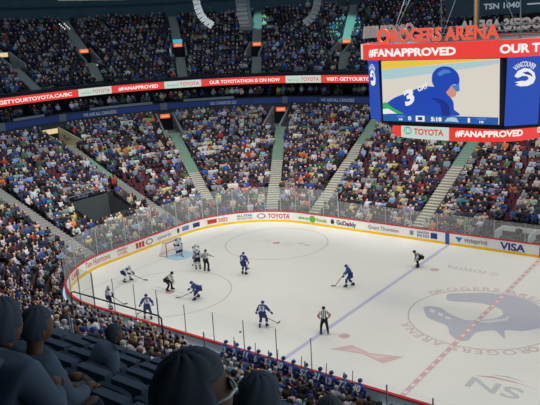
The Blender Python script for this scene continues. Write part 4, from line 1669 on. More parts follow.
def speaker_array(base, facing, label, n=9, dark=False):
    root = thing('speaker_array', label, 'loudspeaker', base, facing, 'speaker arrays over the ice')
    # J curve: hangs straight and curls forward (+X) at its foot
    ang = 0.0
    x, z = 0.0, 0.0
    pts = []
    curl = [.95, .75, .55, .40, .26, .16, .08, .04, .02, 0, 0, 0][:n]
    x, z = 0.55, 0.0
    for c in curl:
        pts.append((x, z, c))
        x -= .36 * math.sin(c)
        z += .36 * math.cos(c)
    for x, z, c in pts:
        mb = MB()
        hw, hd, hh = .62, .30, .165
        vs = []
        for lx, lz in ((-hd, -hh), (hd, -hh), (hd, hh), (-hd, hh)):
            X = x + lx * math.cos(c) - lz * math.sin(c)
            Z = z + lx * math.sin(c) + lz * math.cos(c)
            vs += [(X, -hw * (1 if lx > 0 else .75), Z), (X, hw * (1 if lx > 0 else .75), Z)]
        mb.add(vs, [(0, 2, 3, 1), (2, 4, 5, 3), (4, 6, 7, 5), (6, 0, 1, 7), (0, 6, 4, 2), (1, 3, 5, 7)])
        mb.m = [1, 1, 1, 1, 1, 1]
        mb.build('speaker_cabinet', [SPK, mat('speaker_mid', (84, 92, 98), .6) if dark else SPG], root)
    mb = MB()
    mb.tube([(pts[-1][0], -.3, pts[-1][1] + .2), (pts[-1][0], -.3, pts[-1][1] + 4)], .03, 5)
    mb.tube([(pts[-1][0], .3, pts[-1][1] + .2), (pts[-1][0], .3, pts[-1][1] + 4)], .03, 5)
    mb.build('hoist_chain', GREYM, root)
    return root


b1 = at_pixel_depth(204, 25, 57)
b2 = at_pixel_depth(245, 26, 60)
b3 = at_pixel_depth(313, 22, 57)
speaker_array(b1, head_to(1, .1), 'curved speaker array hanging high over the ice, curling right at its foot')
speaker_array(b2, head_to(.3, 1), 'dark speaker array hanging between the two curled arrays', dark=True)
speaker_array(b3, head_to(-1, .1), 'curved speaker array hanging high, curling left beside the scoreboard')
# catwalk edge catching light at the very top
pA, pB = at_pixel_depth(58, 0, 70), at_pixel_depth(129, -1, 70)
mb = MB()
mb.tube([pA, pB], .10, 6)
tag(mb.build('catwalk_pipe', mat('pipe_pale', (220, 216, 190), .6)), 'pale lit pipe of the catwalk at the top edge above the upper stand', 'pipe')
# twin lamps over the upper left stairs
lp = at_pixel_depth(62, 24, 92)
for k, dx in enumerate((-.32, .32)):
    mb = MB()
    for i in range(4):
        mb.ball((lp[0] + dx * RT[0] + i * .25, lp[1] + dx * RT[1] + i * .05, lp[2] - i * .22), .09, 6, 4)
    tag(mb.build('stair_lamp', glow('lamp_white', (240, 240, 236), 1.0)), ['left', 'right'][k] + ' one of two white lamp strips above the upper left stairs', 'lamp')
# broadcaster's fascia hanging from the roof over the far upper stand
wp = Path(26.0, 31.0, 28.5)


def s_at_u(path, u, z, lo=0, hi=70):
    return min((abs(270 + FPX * ((q - CAM) @ RT) / ((q - CAM) @ FW) - u), s) for s, q in ((s, np.array([*path.at(s)[:2], z])) for s in np.arange(lo, hi, .1)))[1]


best, best2 = s_at_u(wp, 484, 20.2), s_at_u(wp, 520, 20.2)
sg = MB()
n = 20
vs = []
for i in range(n + 1):
    x, y, nx, ny = wp.at(best + 4.5 - (best + 4.5 - 1) * i / n)
    for d in (0, -.3):
        vs += [(x + nx * d, y + ny * d, 18.7), (x + nx * d, y + ny * d, 20.7)]
fs = []
for i in range(n):
    p, q = 4 * i, 4 * i + 4
    fs += [(p, p + 1, q + 1, q), (p + 2, q + 2, q + 3, p + 3), (p + 1, p + 3, q + 3, q + 1), (p, q, q + 2, p + 2)]
fs += [(0, 2, 3, 1), (4 * n, 4 * n + 1, 4 * n + 3, 4 * n + 2)]
sg.add(vs, fs)
sg = tag(sg.build('fascia_sign', mat('fascia_dark', (52, 66, 78), .8)), 'dark hanging fascia sign reading TSN 1040 high behind the scoreboard', 'sign')
ring_text('sign_lettering', 'TSN 1040', wp, best, best2, 19.35, .62, glow('sign_pale', (150, 164, 176), .8), sg, .02, .02)
mb = MB()
ring_patch(mb, wp, best2 - .8, best2 - 4, 19.55, 19.7, .02, 2)
mb.build('sign_bar', glow('sign_pale', (150, 164, 176), .8), sg)
mb = MB()
for d in (3.5, -2, -8, -14):
    x, y, nx, ny = wp.at(max(1.5, best + d))
    mb.tube([(x - nx * .15, y - ny * .15, 20.6), (x - nx * .15, y - ny * .15, 31.6)], .05, 6)
mb.build('hanger_rod', BLACKM, sg)

# ------------------------------------------------------------------ seats and spectators
TOPS = [('black', (44, 46, 52), 22), ('navy', (52, 58, 84), 17), ('royal blue', (62, 88, 150), 8), ('white', (206, 206, 206), 13), ('grey', (136, 140, 146), 13),
        ('charcoal', (74, 78, 86), 11), ('red', (168, 62, 58), 1.6), ('maroon', (104, 52, 60), 2), ('green', (80, 118, 92), 2.5), ('yellow', (204, 184, 110), 1.8),
        ('orange', (206, 122, 78), 1.5), ('teal', (80, 132, 140), 1), ('beige', (190, 174, 148), 5.5), ('pink', (200, 156, 162), 1.2), ('light blue', (140, 164, 196), 5)]
HAIRS = [('dark-haired', (46, 38, 34), 42), ('brown-haired', (92, 68, 50), 20), ('fair-haired', (190, 162, 114), 7), ('grey-haired', (168, 166, 164), 8),
         ('blue-capped', (48, 66, 130), 10), ('white-capped', (216, 216, 216), 6), ('black-capped', (28, 28, 30), 7)]
LEGS = [(48, 52, 66), (50, 52, 58), (78, 86, 106), (40, 40, 44), (110, 104, 92)]
SKC = [(222, 176, 152), (206, 154, 128), (226, 182, 160), (168, 118, 92), (110, 76, 58)]


def pick(items):
    w = [i[2] for i in items]
    return random.choices(range(len(items)), w)[0]


POSES = [
    dict(hl=(-.16, .34, .62), hr=(.16, .34, .62), lean=.02),
    dict(hl=(-.12, .30, .70), hr=(.12, .32, .66), lean=.30),
    dict(hl=(-.30, .15, .72), hr=(.20, .40, .78), lean=-.05),
    dict(hl=(-.06, .28, .98), hr=(.06, .30, .98), lean=.10),
    dict(hl=(-.20, .42, .52), hr=(.24, .36, .55), lean=.5),
]


def seated(p):
    J = joints(hip=(0, -.01, .52), lean=p['lean'], fl=(-.12, .30), fr=(.12, .30), ank=.10, hl=p['hl'], hr=p['hr'], headf=.05, pole=(.3, -.2, -.9))
    for k in 'lr':
        J['t' + k] = J['a' + k] + Vector((0, .11, -.045))
    return J


def standing(p):
    return joints(hip=(0, .1, .90), lean=.03, fl=(-.12, .1), fr=(.12, .1), ank=.09, hl=(-.3, .2, .85), hr=(.3, .2, .85), headf=.05)


CAT_SEG = {0: [('wl', 'wl'), ('wr', 'wr')], 2: [('hip', 'mid'), ('mid', 'chest'), ('chest', 'sl'), ('chest', 'sr'), ('sl', 'el'), ('el', 'wl'), ('sr', 'er'), ('er', 'wr')],
           3: [('hl', 'kl'), ('kl', 'al'), ('hr', 'kr'), ('kr', 'ar')], 4: [('al', 'tl'), ('ar', 'tr')]}
FAT = dict(BR, hip=.17, mid=.165, chest=.18, sl=.09, sr=.09, el=.07, er=.07, wl=.05, wr=.05, hl=.11, hr=.11, kl=.08, kr=.08, head=.11, top=.09)


def template(J, sub):
    me = chain(J, BODY, FAT, BE, sub)
    cats = []
    nk, hd = J['neck'], J['hd']
    for p in me.polygons:
        c = Vector(p.center)
        r = c - nk
        if r.dot(hd) > .03 and r.length < .42:
            hh = c - J['head']
            cats.append(1 if (hh.y < .01 and r.dot(hd) > .06) or hh.dot(hd) > .085 else 0)
        elif r.length < .1 and r.dot(hd) > -.01:
            cats.append(0)
        else:
            cats.append(nearest_group(J, c, CAT_SEG))
    return me, cats


def tri_template(J):
    me, cats = template(J, 0)
    me.calc_loop_triangles()
    V = np.array([v.co[:] for v in me.vertices], dtype=np.float32)
    T = np.array([t.vertices[:] for t in me.loop_triangles], dtype=np.int32)
    K = np.array([cats[t.polygon_index] for t in me.loop_triangles], dtype=np.int32)
    bpy.data.meshes.remove(me)
    return V, T, K


LOWT = [tri_template(seated(p)) for p in POSES] + [tri_template(standing(POSES[0]))]


def crowd_mesh(name, items, material):
    """items: (x, y, z, heading, template, colours[5])"""
    NV = sum(len(LOWT[i[4]][0]) for i in items)
    NT = sum(len(LOWT[i[4]][1]) for i in items)
    V = np.empty((NV, 3), np.float32)
    T = np.empty((NT, 3), np.int32)
    K = np.empty((NT, 4), np.float32)
    a = b = 0
    for x, y, z, h, t, cols in items:
        v, tr, k = LOWT[t]
        h2 = h - PI / 2
        c, s = math.cos(h2), math.sin(h2)
        sc = random.uniform(.92, 1.08)
        V[a:a + len(v), 0] = x + (v[:, 0] * c - v[:, 1] * s) * sc
        V[a:a + len(v), 1] = y + (v[:, 0] * s + v[:, 1] * c) * sc
        V[a:a + len(v), 2] = z + v[:, 2] * sc
        T[b:b + len(tr)] = tr + a
        K[b:b + len(tr)] = np.array(cols, np.float32)[k]
        a += len(v)
        b += len(tr)
    return big_mesh(name, V, T, K, material)


def big_mesh(name, V, T, K, material):
    me = bpy.data.meshes.new(name)
    me.vertices.add(len(V))
    me.vertices.foreach_set('co', V.ravel())
    me.loops.add(len(T) * 3)
    me.loops.foreach_set('vertex_index', T.ravel())
    me.polygons.add(len(T))
    me.polygons.foreach_set('loop_start', np.arange(0, len(T) * 3, 3, dtype=np.int32))
    me.update(calc_edges=True)
    at = me.attributes.new('col', 'FLOAT_COLOR', 'FACE')
    at.data.foreach_set('color', K.ravel())
    me.materials.append(material)
    me.update()
    return link(name, me)


def seat_geo():
    mb = MB()
    mb.box((0, .0, .29), (.44, .36, .05))
    pr = [(-.22, .30), (-.26, .32), (-.31, .86), (-.27, .88)]
    vs = [(sx * .235, y, z) for sx in (-1, 1) for y, z in pr]
    mb.add(vs, [(0, 1, 2, 3), (7, 6, 5, 4), (0, 4, 5, 1), (1, 5, 6, 2), (2, 6, 7, 3), (3, 7, 4, 0)])
    mb.box((0, -.02, .14), (.06, .12, .27))
    return mb


SEATG = seat_geo()
ST_V = np.array(SEATG.v, np.float32)
ST_T = np.array([(f[0], f[i], f[i + 1]) for f in SEATG.f for i in range(1, len(f) - 1)], np.int32)


def seats_mesh(name, items, material, rgb):
    n = len(items)
    V = np.empty((n * len(ST_V), 3), np.float32)
    T = np.empty((n * len(ST_T), 3), np.int32)
    for i, (x, y, z, h) in enumerate(items):
        c, s = math.cos(h - PI / 2), math.sin(h - PI / 2)
        o = i * len(ST_V)
        V[o:o + len(ST_V), 0] = x + ST_V[:, 0] * c - ST_V[:, 1] * s
        V[o:o + len(ST_V), 1] = y + ST_V[:, 0] * s + ST_V[:, 1] * c
        V[o:o + len(ST_V), 2] = z + ST_V[:, 2]
        T[i * len(ST_T):(i + 1) * len(ST_T)] = ST_T + o
    K = np.tile(np.array(lin(rgb) + (1,), np.float32), (len(T), 1))
    return big_mesh(name, V, T, K, material)


def in_frame(p, m=6):
    d = np.asarray(p) - CAM
    z = d @ FW
    if z < 1:
        return False
    u, v = 270 + FPX * (d @ RT) / z, 202.5 - FPX * (d @ UPV) / z
    return -m < u < 540 + m and -m < v < 405 + m


PAR_Y, PAR_Z = -19.7, 13.11


def over_parapet(x, y, z):
    """does the line from the camera clear the cap of the near parapet"""
    if y < PAR_Y:
        return False
    t = (PAR_Y - CAM[1]) / (y - CAM[1])
    return CAM[2] + (z - CAM[2]) * t > PAR_Z


NUMW = ['zero', 'one', 'two', 'three', 'four', 'five', 'six', 'seven', 'eight', 'nine', 'ten', 'eleven', 'twelve', 'thirteen', 'fourteen', 'fifteen', 'sixteen',
        'seventeen', 'eighteen', 'nineteen']
TENS = ['', '', 'twenty', 'thirty', 'forty', 'fifty', 'sixty', 'seventy', 'eighty', 'ninety']


def num_word(n):
    if n < 20:
        return NUMW[n]
    if n < 100:
        return TENS[n // 10] + ('-' + NUMW[n % 10] if n % 10 else '')
    return 'hundred-' + num_word(n - 100)


def empties(x, y):
    """share of empty seats at a place in the lower stand"""
    f = .07
    for cx_, cy_, r_, k in ((15, 36, 4, .45), (27, 37, 5, .30), (-9, 24, 4, .35), (-13, 28, 4, .2), (34, 36, 4, .35), (-8, 20.4, 2.0, .4), (13, 40, 3, .3), (-14, 14, 4, .25)):
        f += k * math.exp(-((x - cx_) ** 2 + (y - cy_) ** 2) / (r_ * r_))
    return f


people, free, taken = [], [], []
for k in range(NL):
    z = low_q(k / NL)[3]
    P = LOWP[k]
    n = int(P.total / .56)
    for i in range(n):
        s = (i + .5) * P.total / n
        x, y, nx, ny = P.at(s)
        if x > 58 or k >= NL - 2:
            continue
        hx, hy, hz = x, y, z + 1.2
        if not in_frame((hx, hy, hz), 110):
            continue
        if y < 13 and not over_parapet(hx, hy, hz + 1.3):
            continue
        if any(seg_dist((x, y), pl) < .82 for nm, pl in AIS):
            continue
        if TUN[0] - .6 < x < TUN[1] + .75 and TUN[2] - .5 < y < TUN[3] + .5:
            continue
        if in_portal(x, y, LPORT, .5):
            continue
        if y < -.3 and y > -4.0 and 20.0 < x < 38:
            continue
        if y > W and y < 28.95 and 25.9 < x < 36.2:
            continue
        if k < 2 and y < 0.2 and 2.5 < x < 20.6:
            continue
        head = math.atan2(ny, nx)
        vis_key = math.dist((hx, hy, hz), CAM)
        rec = dict(x=x, y=y, z=z, h=head, row=k + 1, s=s, P=P, d=vis_key, col=i)
        if random.random() < empties(x, y):
            free.append(rec)
        else:
            taken.append(rec)


def visible_near(r):
    if not in_frame((r['x'], r['y'], r['z'] + 1.15), -1):
        return False
    if r['y'] < 13 and not over_parapet(r['x'], r['y'], r['z'] + .95):
        return False
    return True


ANCH = [('far straight stairs', 'straight far stairs'), ('slanting far stairs', 'slanting far stairs'), ('far corner stairs', 'far corner stairs'),
        ('corner stairs below the left sign', 'stairs below the left orange sign'), ('stairs beside the tunnel', 'stairs beside the dark tunnel'),
        ('lowest end stairs', 'lowest end stairs')]


def place_words(r):
    """which seat: counted along its row from the nearest stairs passed on the way round from the far right"""
    P = r['P']
    best = None
    for nm, key in ANCH:
        # the station of the stairs on this row
        for st in r['P'].st[key]:
            if st <= r['s'] and (best is None or st > best[1]):
                best = (nm, st)
    pitch = P.total / int(P.total / .56)
    if r['y'] < 0 and r['x'] > 8.5:
        n_ = int(abs(r['x'] - 20.6) / pitch) + 1
        return 'row %s, seat %s %s' % (num_word(r['row']), num_word(n_), 'left of the home bench' if r['x'] < 20.6 else 'behind the home bench from its left')
    if best is None:
        return 'row %s, seat %s right of the far straight stairs' % (num_word(r['row']), num_word(int((P.st['straight far stairs'][0] - r['s']) / pitch) + 1))
    return 'row %s, %s past the %s' % (num_word(r['row']), 'seat ' + num_word(max(1, int((r['s'] - best[1]) / pitch) + 1)), best[0])


for P in LOWP:
    P.st = {}
    ss = np.arange(0, P.total, .25)
    for nm, key in ANCH:
        dd = [seg_dist(P.at(s)[:2], AISLES[key]) for s in ss]
        j = int(np.argmin(dd))
        P.st[key] = [float(ss[j])] if dd[j] < .9 else []

near = sorted([r for r in taken if visible_near(r)], key=lambda r: r['d'])
N_IND = 252
chosen = near[:N_IND]
ids = {id(r) for r in chosen}

M_TOP = [mat('top_' + n.replace(' ', '_'), c, .85, 0, .15) for n, c, w in TOPS]
M_HAIR = [mat('hair_' + n.replace('-', '_'), c, .8, 0, .2) for n, c, w in HAIRS]
M_LEG = [mat('trousers_%d' % i, c, .85, 0, .15) for i, c in enumerate(LEGS)]
M_SK = [mat('face_%d' % i, c, .6) for i, c in enumerate(SKC)]
M_SHOE = mat('shoe_dark', (34, 32, 32), .7)
HIGH = []
for p in POSES:
    me, cats = template(seated(p), 1)
    me.name = 'person'
    me.materials.clear()
    for m in (M_SK[0], M_HAIR[0], M_TOP[0], M_LEG[0], M_SHOE):
        me.materials.append(m)
    me.polygons.foreach_set('material_index', cats)
    me.polygons.foreach_set('use_smooth', [True] * len(cats))
    HIGH.append(me)
for r in chosen:
    o = link('person', HIGH[random.randrange(len(HIGH))])
    o.location = (r['x'], r['y'], r['z'] + .002)
    o.rotation_euler = (0, 0, r['h'] - PI / 2 + random.uniform(-.25, .25))
    sc_ = random.uniform(.93, 1.07)
    o.scale = (sc_, sc_, sc_)
    ti, hi = pick(TOPS), pick(HAIRS)
    for i, m in enumerate((random.choice(M_SK), M_HAIR[hi], M_TOP[ti], random.choice(M_LEG), M_SHOE)):
        o.material_slots[i].link = 'OBJECT'
        o.material_slots[i].material = m
    tag(o, '%s spectator in %s, %s' % (HAIRS[hi][0], TOPS[ti][0], place_words(r)), 'person', 'seated spectators nearest the camera in the lower stand')

rest = []


UPTOPS_DIM = [(n, c, w * {'white': .15, 'grey': .6, 'beige': .15, 'yellow': .1, 'orange': .1, 'pink': .1, 'red': .25, 'green': .5, 'teal': .4, 'light blue': .3, 'royal blue': .6}.get(n, 1.0)) for n, c, w in TOPS]  # fewer pale tops: dimness of the upper stand put into clothing colours


def colours(palette=None):
    ti, hi = pick(palette or TOPS), pick(HAIRS)
    j = lambda c: tuple(v * random.uniform(.85, 1.12) for v in lin(c)) + (1.0,)
    return [j(random.choice(SKC)), j(HAIRS[hi][1]), j(TOPS[ti][1]), j(random.choice(LEGS)), (.02, .02, .02, 1)]


for r in taken:
    if id(r) not in ids:
        tmp = 5 if random.random() < .03 else random.randrange(5)
        rest.append((r['x'], r['y'], r['z'], r['h'] + random.uniform(-.3, .3), tmp, colours()))

# upper stand and club level crowd
upper_seats = []
for k in range(NU):
    q = up_q((k + (.9 if k == 0 else .62)) / NU)
    z = up_q(k / NU)[3]
    P = Path(*q[:3])
    n = int(P.total * .62 / .58)
    for i in range(n):
        s = (i + .5) * .58
        x, y, nx, ny = P.at(s)
        if x > 52 or not in_frame((x, y, z + 1.2), 110):
            continue
        if any(seg_dist((x, y), pl) < .85 for pl in UAIS) or in_portal(x, y, UPORTS, .5):
            continue
        h = math.atan2(ny, nx)
        upper_seats.append((x, y, z, h))
        if random.random() < .86:
            rest.append((x, y, z, h + random.uniform(-.3, .3), 5 if random.random() < .03 else random.randrange(5), colours(UPTOPS_DIM)))
for df, zc, pr in ((1.3, 9.99, .55), (2.6, 9.99, .6)):
    P = Path(20.5 + df, 24.6 + df, 25.8 + df)
    n = int(P.total * .62 / .62)
    for i in range(n):
        x, y, nx, ny = P.at((i + .5) * .62)
        if x < 52 and in_frame((x, y, zc + 1), 110) and random.random() < pr:
            rest.append((x, y, zc, math.atan2(ny, nx), random.randrange(5), colours()))
crowd = crowd_mesh('crowd', rest, attr_mat('crowd_cloth'))
crowd['kind'] = 'stuff'
crowd['label'] = 'packed crowd filling the lower and upper stands around the rink'

# empty seats: the nearest as things, all others as one mass
free_near = sorted([r for r in free if visible_near(r)], key=lambda r: r['d'])[:230]
fid = {id(r) for r in free_near}
seat_me = None
for r in free_near:
    if seat_me is None:
        o = seat_geo().build('stadium_seat', MAROON)
        seat_me = o.data
    else:
        o = link('stadium_seat', seat_me)
    o.location = (r['x'], r['y'], r['z'] + .002)
    o.rotation_euler = (0, 0, r['h'] - PI / 2)
    tag(o, 'empty maroon seat, ' + place_words(r), 'seat', 'empty maroon seats of the lower stand')
SEATA = attr_mat('seat_plastic')
o = seats_mesh('stadium_seating', [(r['x'], r['y'], r['z'], r['h']) for r in free + taken if id(r) not in fid], SEATA, (74, 46, 56))
o['kind'] = 'stuff'
o['label'] = 'maroon seats filling the lower stand under and between the crowd'
o = seats_mesh('upper_seating', upper_seats, SEATA, (68, 66, 74))
o['kind'] = 'stuff'
o['label'] = 'dark maroon seats filling the upper stand'

# ------------------------------------------------------------------ penalty boxes on the far side
pb = thing('penalty_box', 'white walled penalty box behind the far boards under the scoreboard', 'penalty box', (31.0, W + 1.2, 0))
MB().box((0, 1.05, .8), (8.6, .08, 1.6)).build('back_wall', BOARD_W, pb)
for x in (-4.3, -1.6, 1.6, 4.3):
    MB().box((x, 0, .8), (.08, 2.0, 1.6)).build('partition', BOARD_W, pb)
MB().box((0, .7, .72), (8.4, .4, .06)).build('bench_plank', mat('box_red', (186, 52, 52), .6), pb)
MB().box((0, 0.0, .15), (8.6, 2.0, .3)).build('floor_panel', mat('box_floor', (60, 62, 66), .9), pb)
for i, (x, st_) in enumerate(((28.2, False), (30.3, True), (31.5, False), (34, False))):
    me, cats = template(standing(POSES[0]) if st_ else seated(POSES[i % 3]), 1)
    o = link('person', me)
    me.materials.clear()
    for m in (M_SK[0], M_HAIR[i % 3], [M_TOP[0], M_TOP[0], M_TOP[5], M_TOP[1]][i], M_LEG[1], M_SHOE):
        me.materials.append(m)
    me.polygons.foreach_set('material_index', cats)
    me.polygons.foreach_set('use_smooth', [True] * len(cats))
    o.location = (x, W + (1.75 if not st_ else 1.0), .30 + (.25 if not st_ else 0))
    o.rotation_euler = (0, 0, PI)
    tag(o, ['attendant in black seated at the left end of the penalty box', 'attendant in black standing inside the penalty box door', 'attendant in charcoal seated at the middle of the penalty box',
            'attendant in navy seated at the right end of the penalty box'][i], 'person')

# ------------------------------------------------------------------ near upper stand: rail, seats, silhouetted spectators
safety = thing('guard_rail', 'thin navy guard rail standing on the near parapet before the ice', 'railing', (36.6, -19.62, 13.1))
MB().tube([(-2.42, 0, .55), (-2.40, 0, .66), (-2.34, 0, .70), (-.06, 0, .70), (0, 0, .66), (0, 0, 0)], .014, 8).build('rail_tube', NAVYRAIL, safety)
MB().tube([(-2.42, 0, 0), (-2.42, 0, .56)], .016, 8).build('post', GREYM, safety)
mb = MB()
mb.box((-1.2, 0, .32), (2.3, .012, .62))
mb.build('glass_panel', GLASSN, safety)
for k, (x, y, z0, z1) in enumerate(((34.2, -19.75, 12.6, 13.42), (34.27, -19.75, 12.6, 13.3), (33.62, -19.75, 12.6, 13.38))):
    mb = MB()
    mb.tube([(x, y, z0), (x, y, z1)], .018, 8)
    tag(mb.build('rail_post', mat('post_pale', (196, 200, 200), .5)), ['taller of the pale posts at the left end of the navy rail', 'shorter pale post touching the taller one beside the navy rail', 'lone pale post left of the navy rail'][k], 'post')

DARKSEAT = mat('near_seat_navy', (88, 95, 106), .85)
EDGE = mat('seat_edge_grey', (92, 98, 104), .5, .2)


def near_seat():
    """dark folding seat of the near upper stand: pan, backrest and armrest"""
    mb = MB()
    mb.box((0, -.10, .62), (.46, .10, .40))
    pan = mb
    bk = MB()
    pr = [(-.20, .40), (-.25, .42), (-.33, .88), (-.29, .90)]
    vs = []
    for sx in (-1, -.6, 0, .6, 1):
        for y, z in pr:
            vs.append((sx * .235, y - .03 * (1 - sx * sx), z - (.05 * sx ** 4 if z > .6 else 0)))
    n = 4
    fs = []
    for c in range(4):
        for i in range(n):
            fs.append((c * n + i, c * n + (i + 1) % n, (c + 1) * n + (i + 1) % n, (c + 1) * n + i))
    fs += [(3, 2, 1, 0), (16, 17, 18, 19)]
    bk.add(vs, fs)
    ar = MB()
    ar.tube([(.26, -.25, .30), (.26, -.24, .60), (.26, -.20, .66), (.26, .10, .66), (.26, .14, .62)], .022, 6)
    return pan, bk, ar


NS = None
occupied = [(41.0, 4), (38.35, 2), (43.35, 7), (42.15, 6), (42.75, 5), (40.0, 5)]
UPROW = lambda k: (W * 0 - (UP0[0] + (UP1[0] - UP0[0]) * (k + .5) / NU), UP0[3] + (UP1[3] - UP0[3]) * k / NU)
n_ns = 0
rowword = ['front', 'second', 'third', 'fourth', 'fifth', 'sixth', 'seventh']
for k in range(0, 8):
    y, z = UPROW(k)
    x = 33.0 + (k * .17) % .5
    cnt = 0
    while x < 44.6:
        x += .55
        p = np.array([x, y, z + .8])
        if not in_frame(p, 30) or (34.3 < x < 35.6 and k < 4):
            continue
        cnt += 1
        if n_ns > 62:
            break
        t = thing('folding_seat', 'dark folding seat in the %s near row, %s from the left end' % (rowword[min(k, 6)], num_word(cnt)) if k < 7 else 'dark folding seat in the row nearest the camera, %s from its left end' % num_word(cnt),
                  'seat', (x, y, z), 0, 'dark folding seats of the near upper stand')
        if NS is None:
            pan, bk, ar = near_seat()
            NS = [pan.build('seat_pan', DARKSEAT, t), bk.build('backrest', DARKSEAT, t), ar.build('armrest', BLACKM, t)]
        else:
            for pt in NS:
                c = pt.copy()
                C.objects.link(c)
                c.parent = t
        n_ns += 1
for k in range(1, 8):
    y, z = UPROW(k)
    yy = -(UP0[0] + (UP1[0] - UP0[0]) * k / NU)
    mb = MB()
    mb.box((39.5, yy - .02, z - .01), (11.0, .05, .035))
    o = structure(mb.build('trim_step_edge', EDGE), 'pale nosing along a near row step')


def head_mesh(mb, c, R, M, hair=0.0, mi=(0, 1), glasses=False):
    """a head with brow, nose, lips, chin and ears; local +Y is the way the face looks"""
    n, m = 40, 30
    vs, fs, ms = [], [], []
    for j in range(m + 1):
        ph = -PI / 2 + PI * j / m
        for k in range(n):
            a = 2 * PI * k / n
            dx, dy, dz = math.cos(ph) * math.sin(a), math.cos(ph) * math.cos(a), math.sin(ph)
            x, y, z = dx * .078, dy * .098, dz * .118
            if dz < 0:
                x *= 1 - .22 * (-dz) ** 1.3
                if dy > 0:
                    y += .012 * (-dz) * dy
                else:
                    y *= 1 - .3 * (-dz)
            if dy > .5:
                g = lambda u, v, s: math.exp(-((dx - u) ** 2 + (dz - v) ** 2) / (s * s))
                y += .030 * g(0, -.20, .12) + .014 * g(0, -.02, .10) + .008 * g(0, .22, .2) - .010 * (g(.33, .05, .14) + g(-.33, .05, .14))
                y += .009 * g(0, -.50, .10) + .013 * g(0, -.80, .16)
            is_hair = (dz > .52 - .45 * (dy < .35) - .55 * (dy < -.1))
            if is_hair and hair:
                f = 1 + hair * (.8 + .2 * math.sin(9 * a + 5 * ph))
                x, y, z = x * f, y * f - hair * .01, z * f
            vs.append((x, y, z))
    for j in range(m):
        for k in range(n):
            fs.append((j * n + k, j * n + (k + 1) % n, (j + 1) * n + (k + 1) % n, (j + 1) * n + k))
    P = [Vector(c) + M @ (Vector(p) * R) for p in vs]
    o = len(mb.v)
    for f in fs:
        q = sum((Vector(vs[i]) for i in f), Vector()) / 4
        d = Vector((q.x / .078, q.y / .098, q.z / .118))
        ms.append(mi[1] if d.z > .5 - .45 * (d.y < .35) - .55 * (d.y < -.1) else mi[0])
    mb.v += [tuple(p) for p in P]
    mb.f += [tuple(i + o for i in f) for f in fs]
    mb.m += ms
    for s in (-1, 1):
        mb.ball(Vector(c) + M @ (Vector((s * .080, -.008, -.008)) * R), (.014 * R, .022 * R, .034 * R), 8, 6, mi[0], -1, M)
    return mb


NEARJ = mat('near_jacket', (98, 105, 116), .9, 0, .1)
NEARH = mat('near_hair', (90, 90, 95), .8, 0, .15)


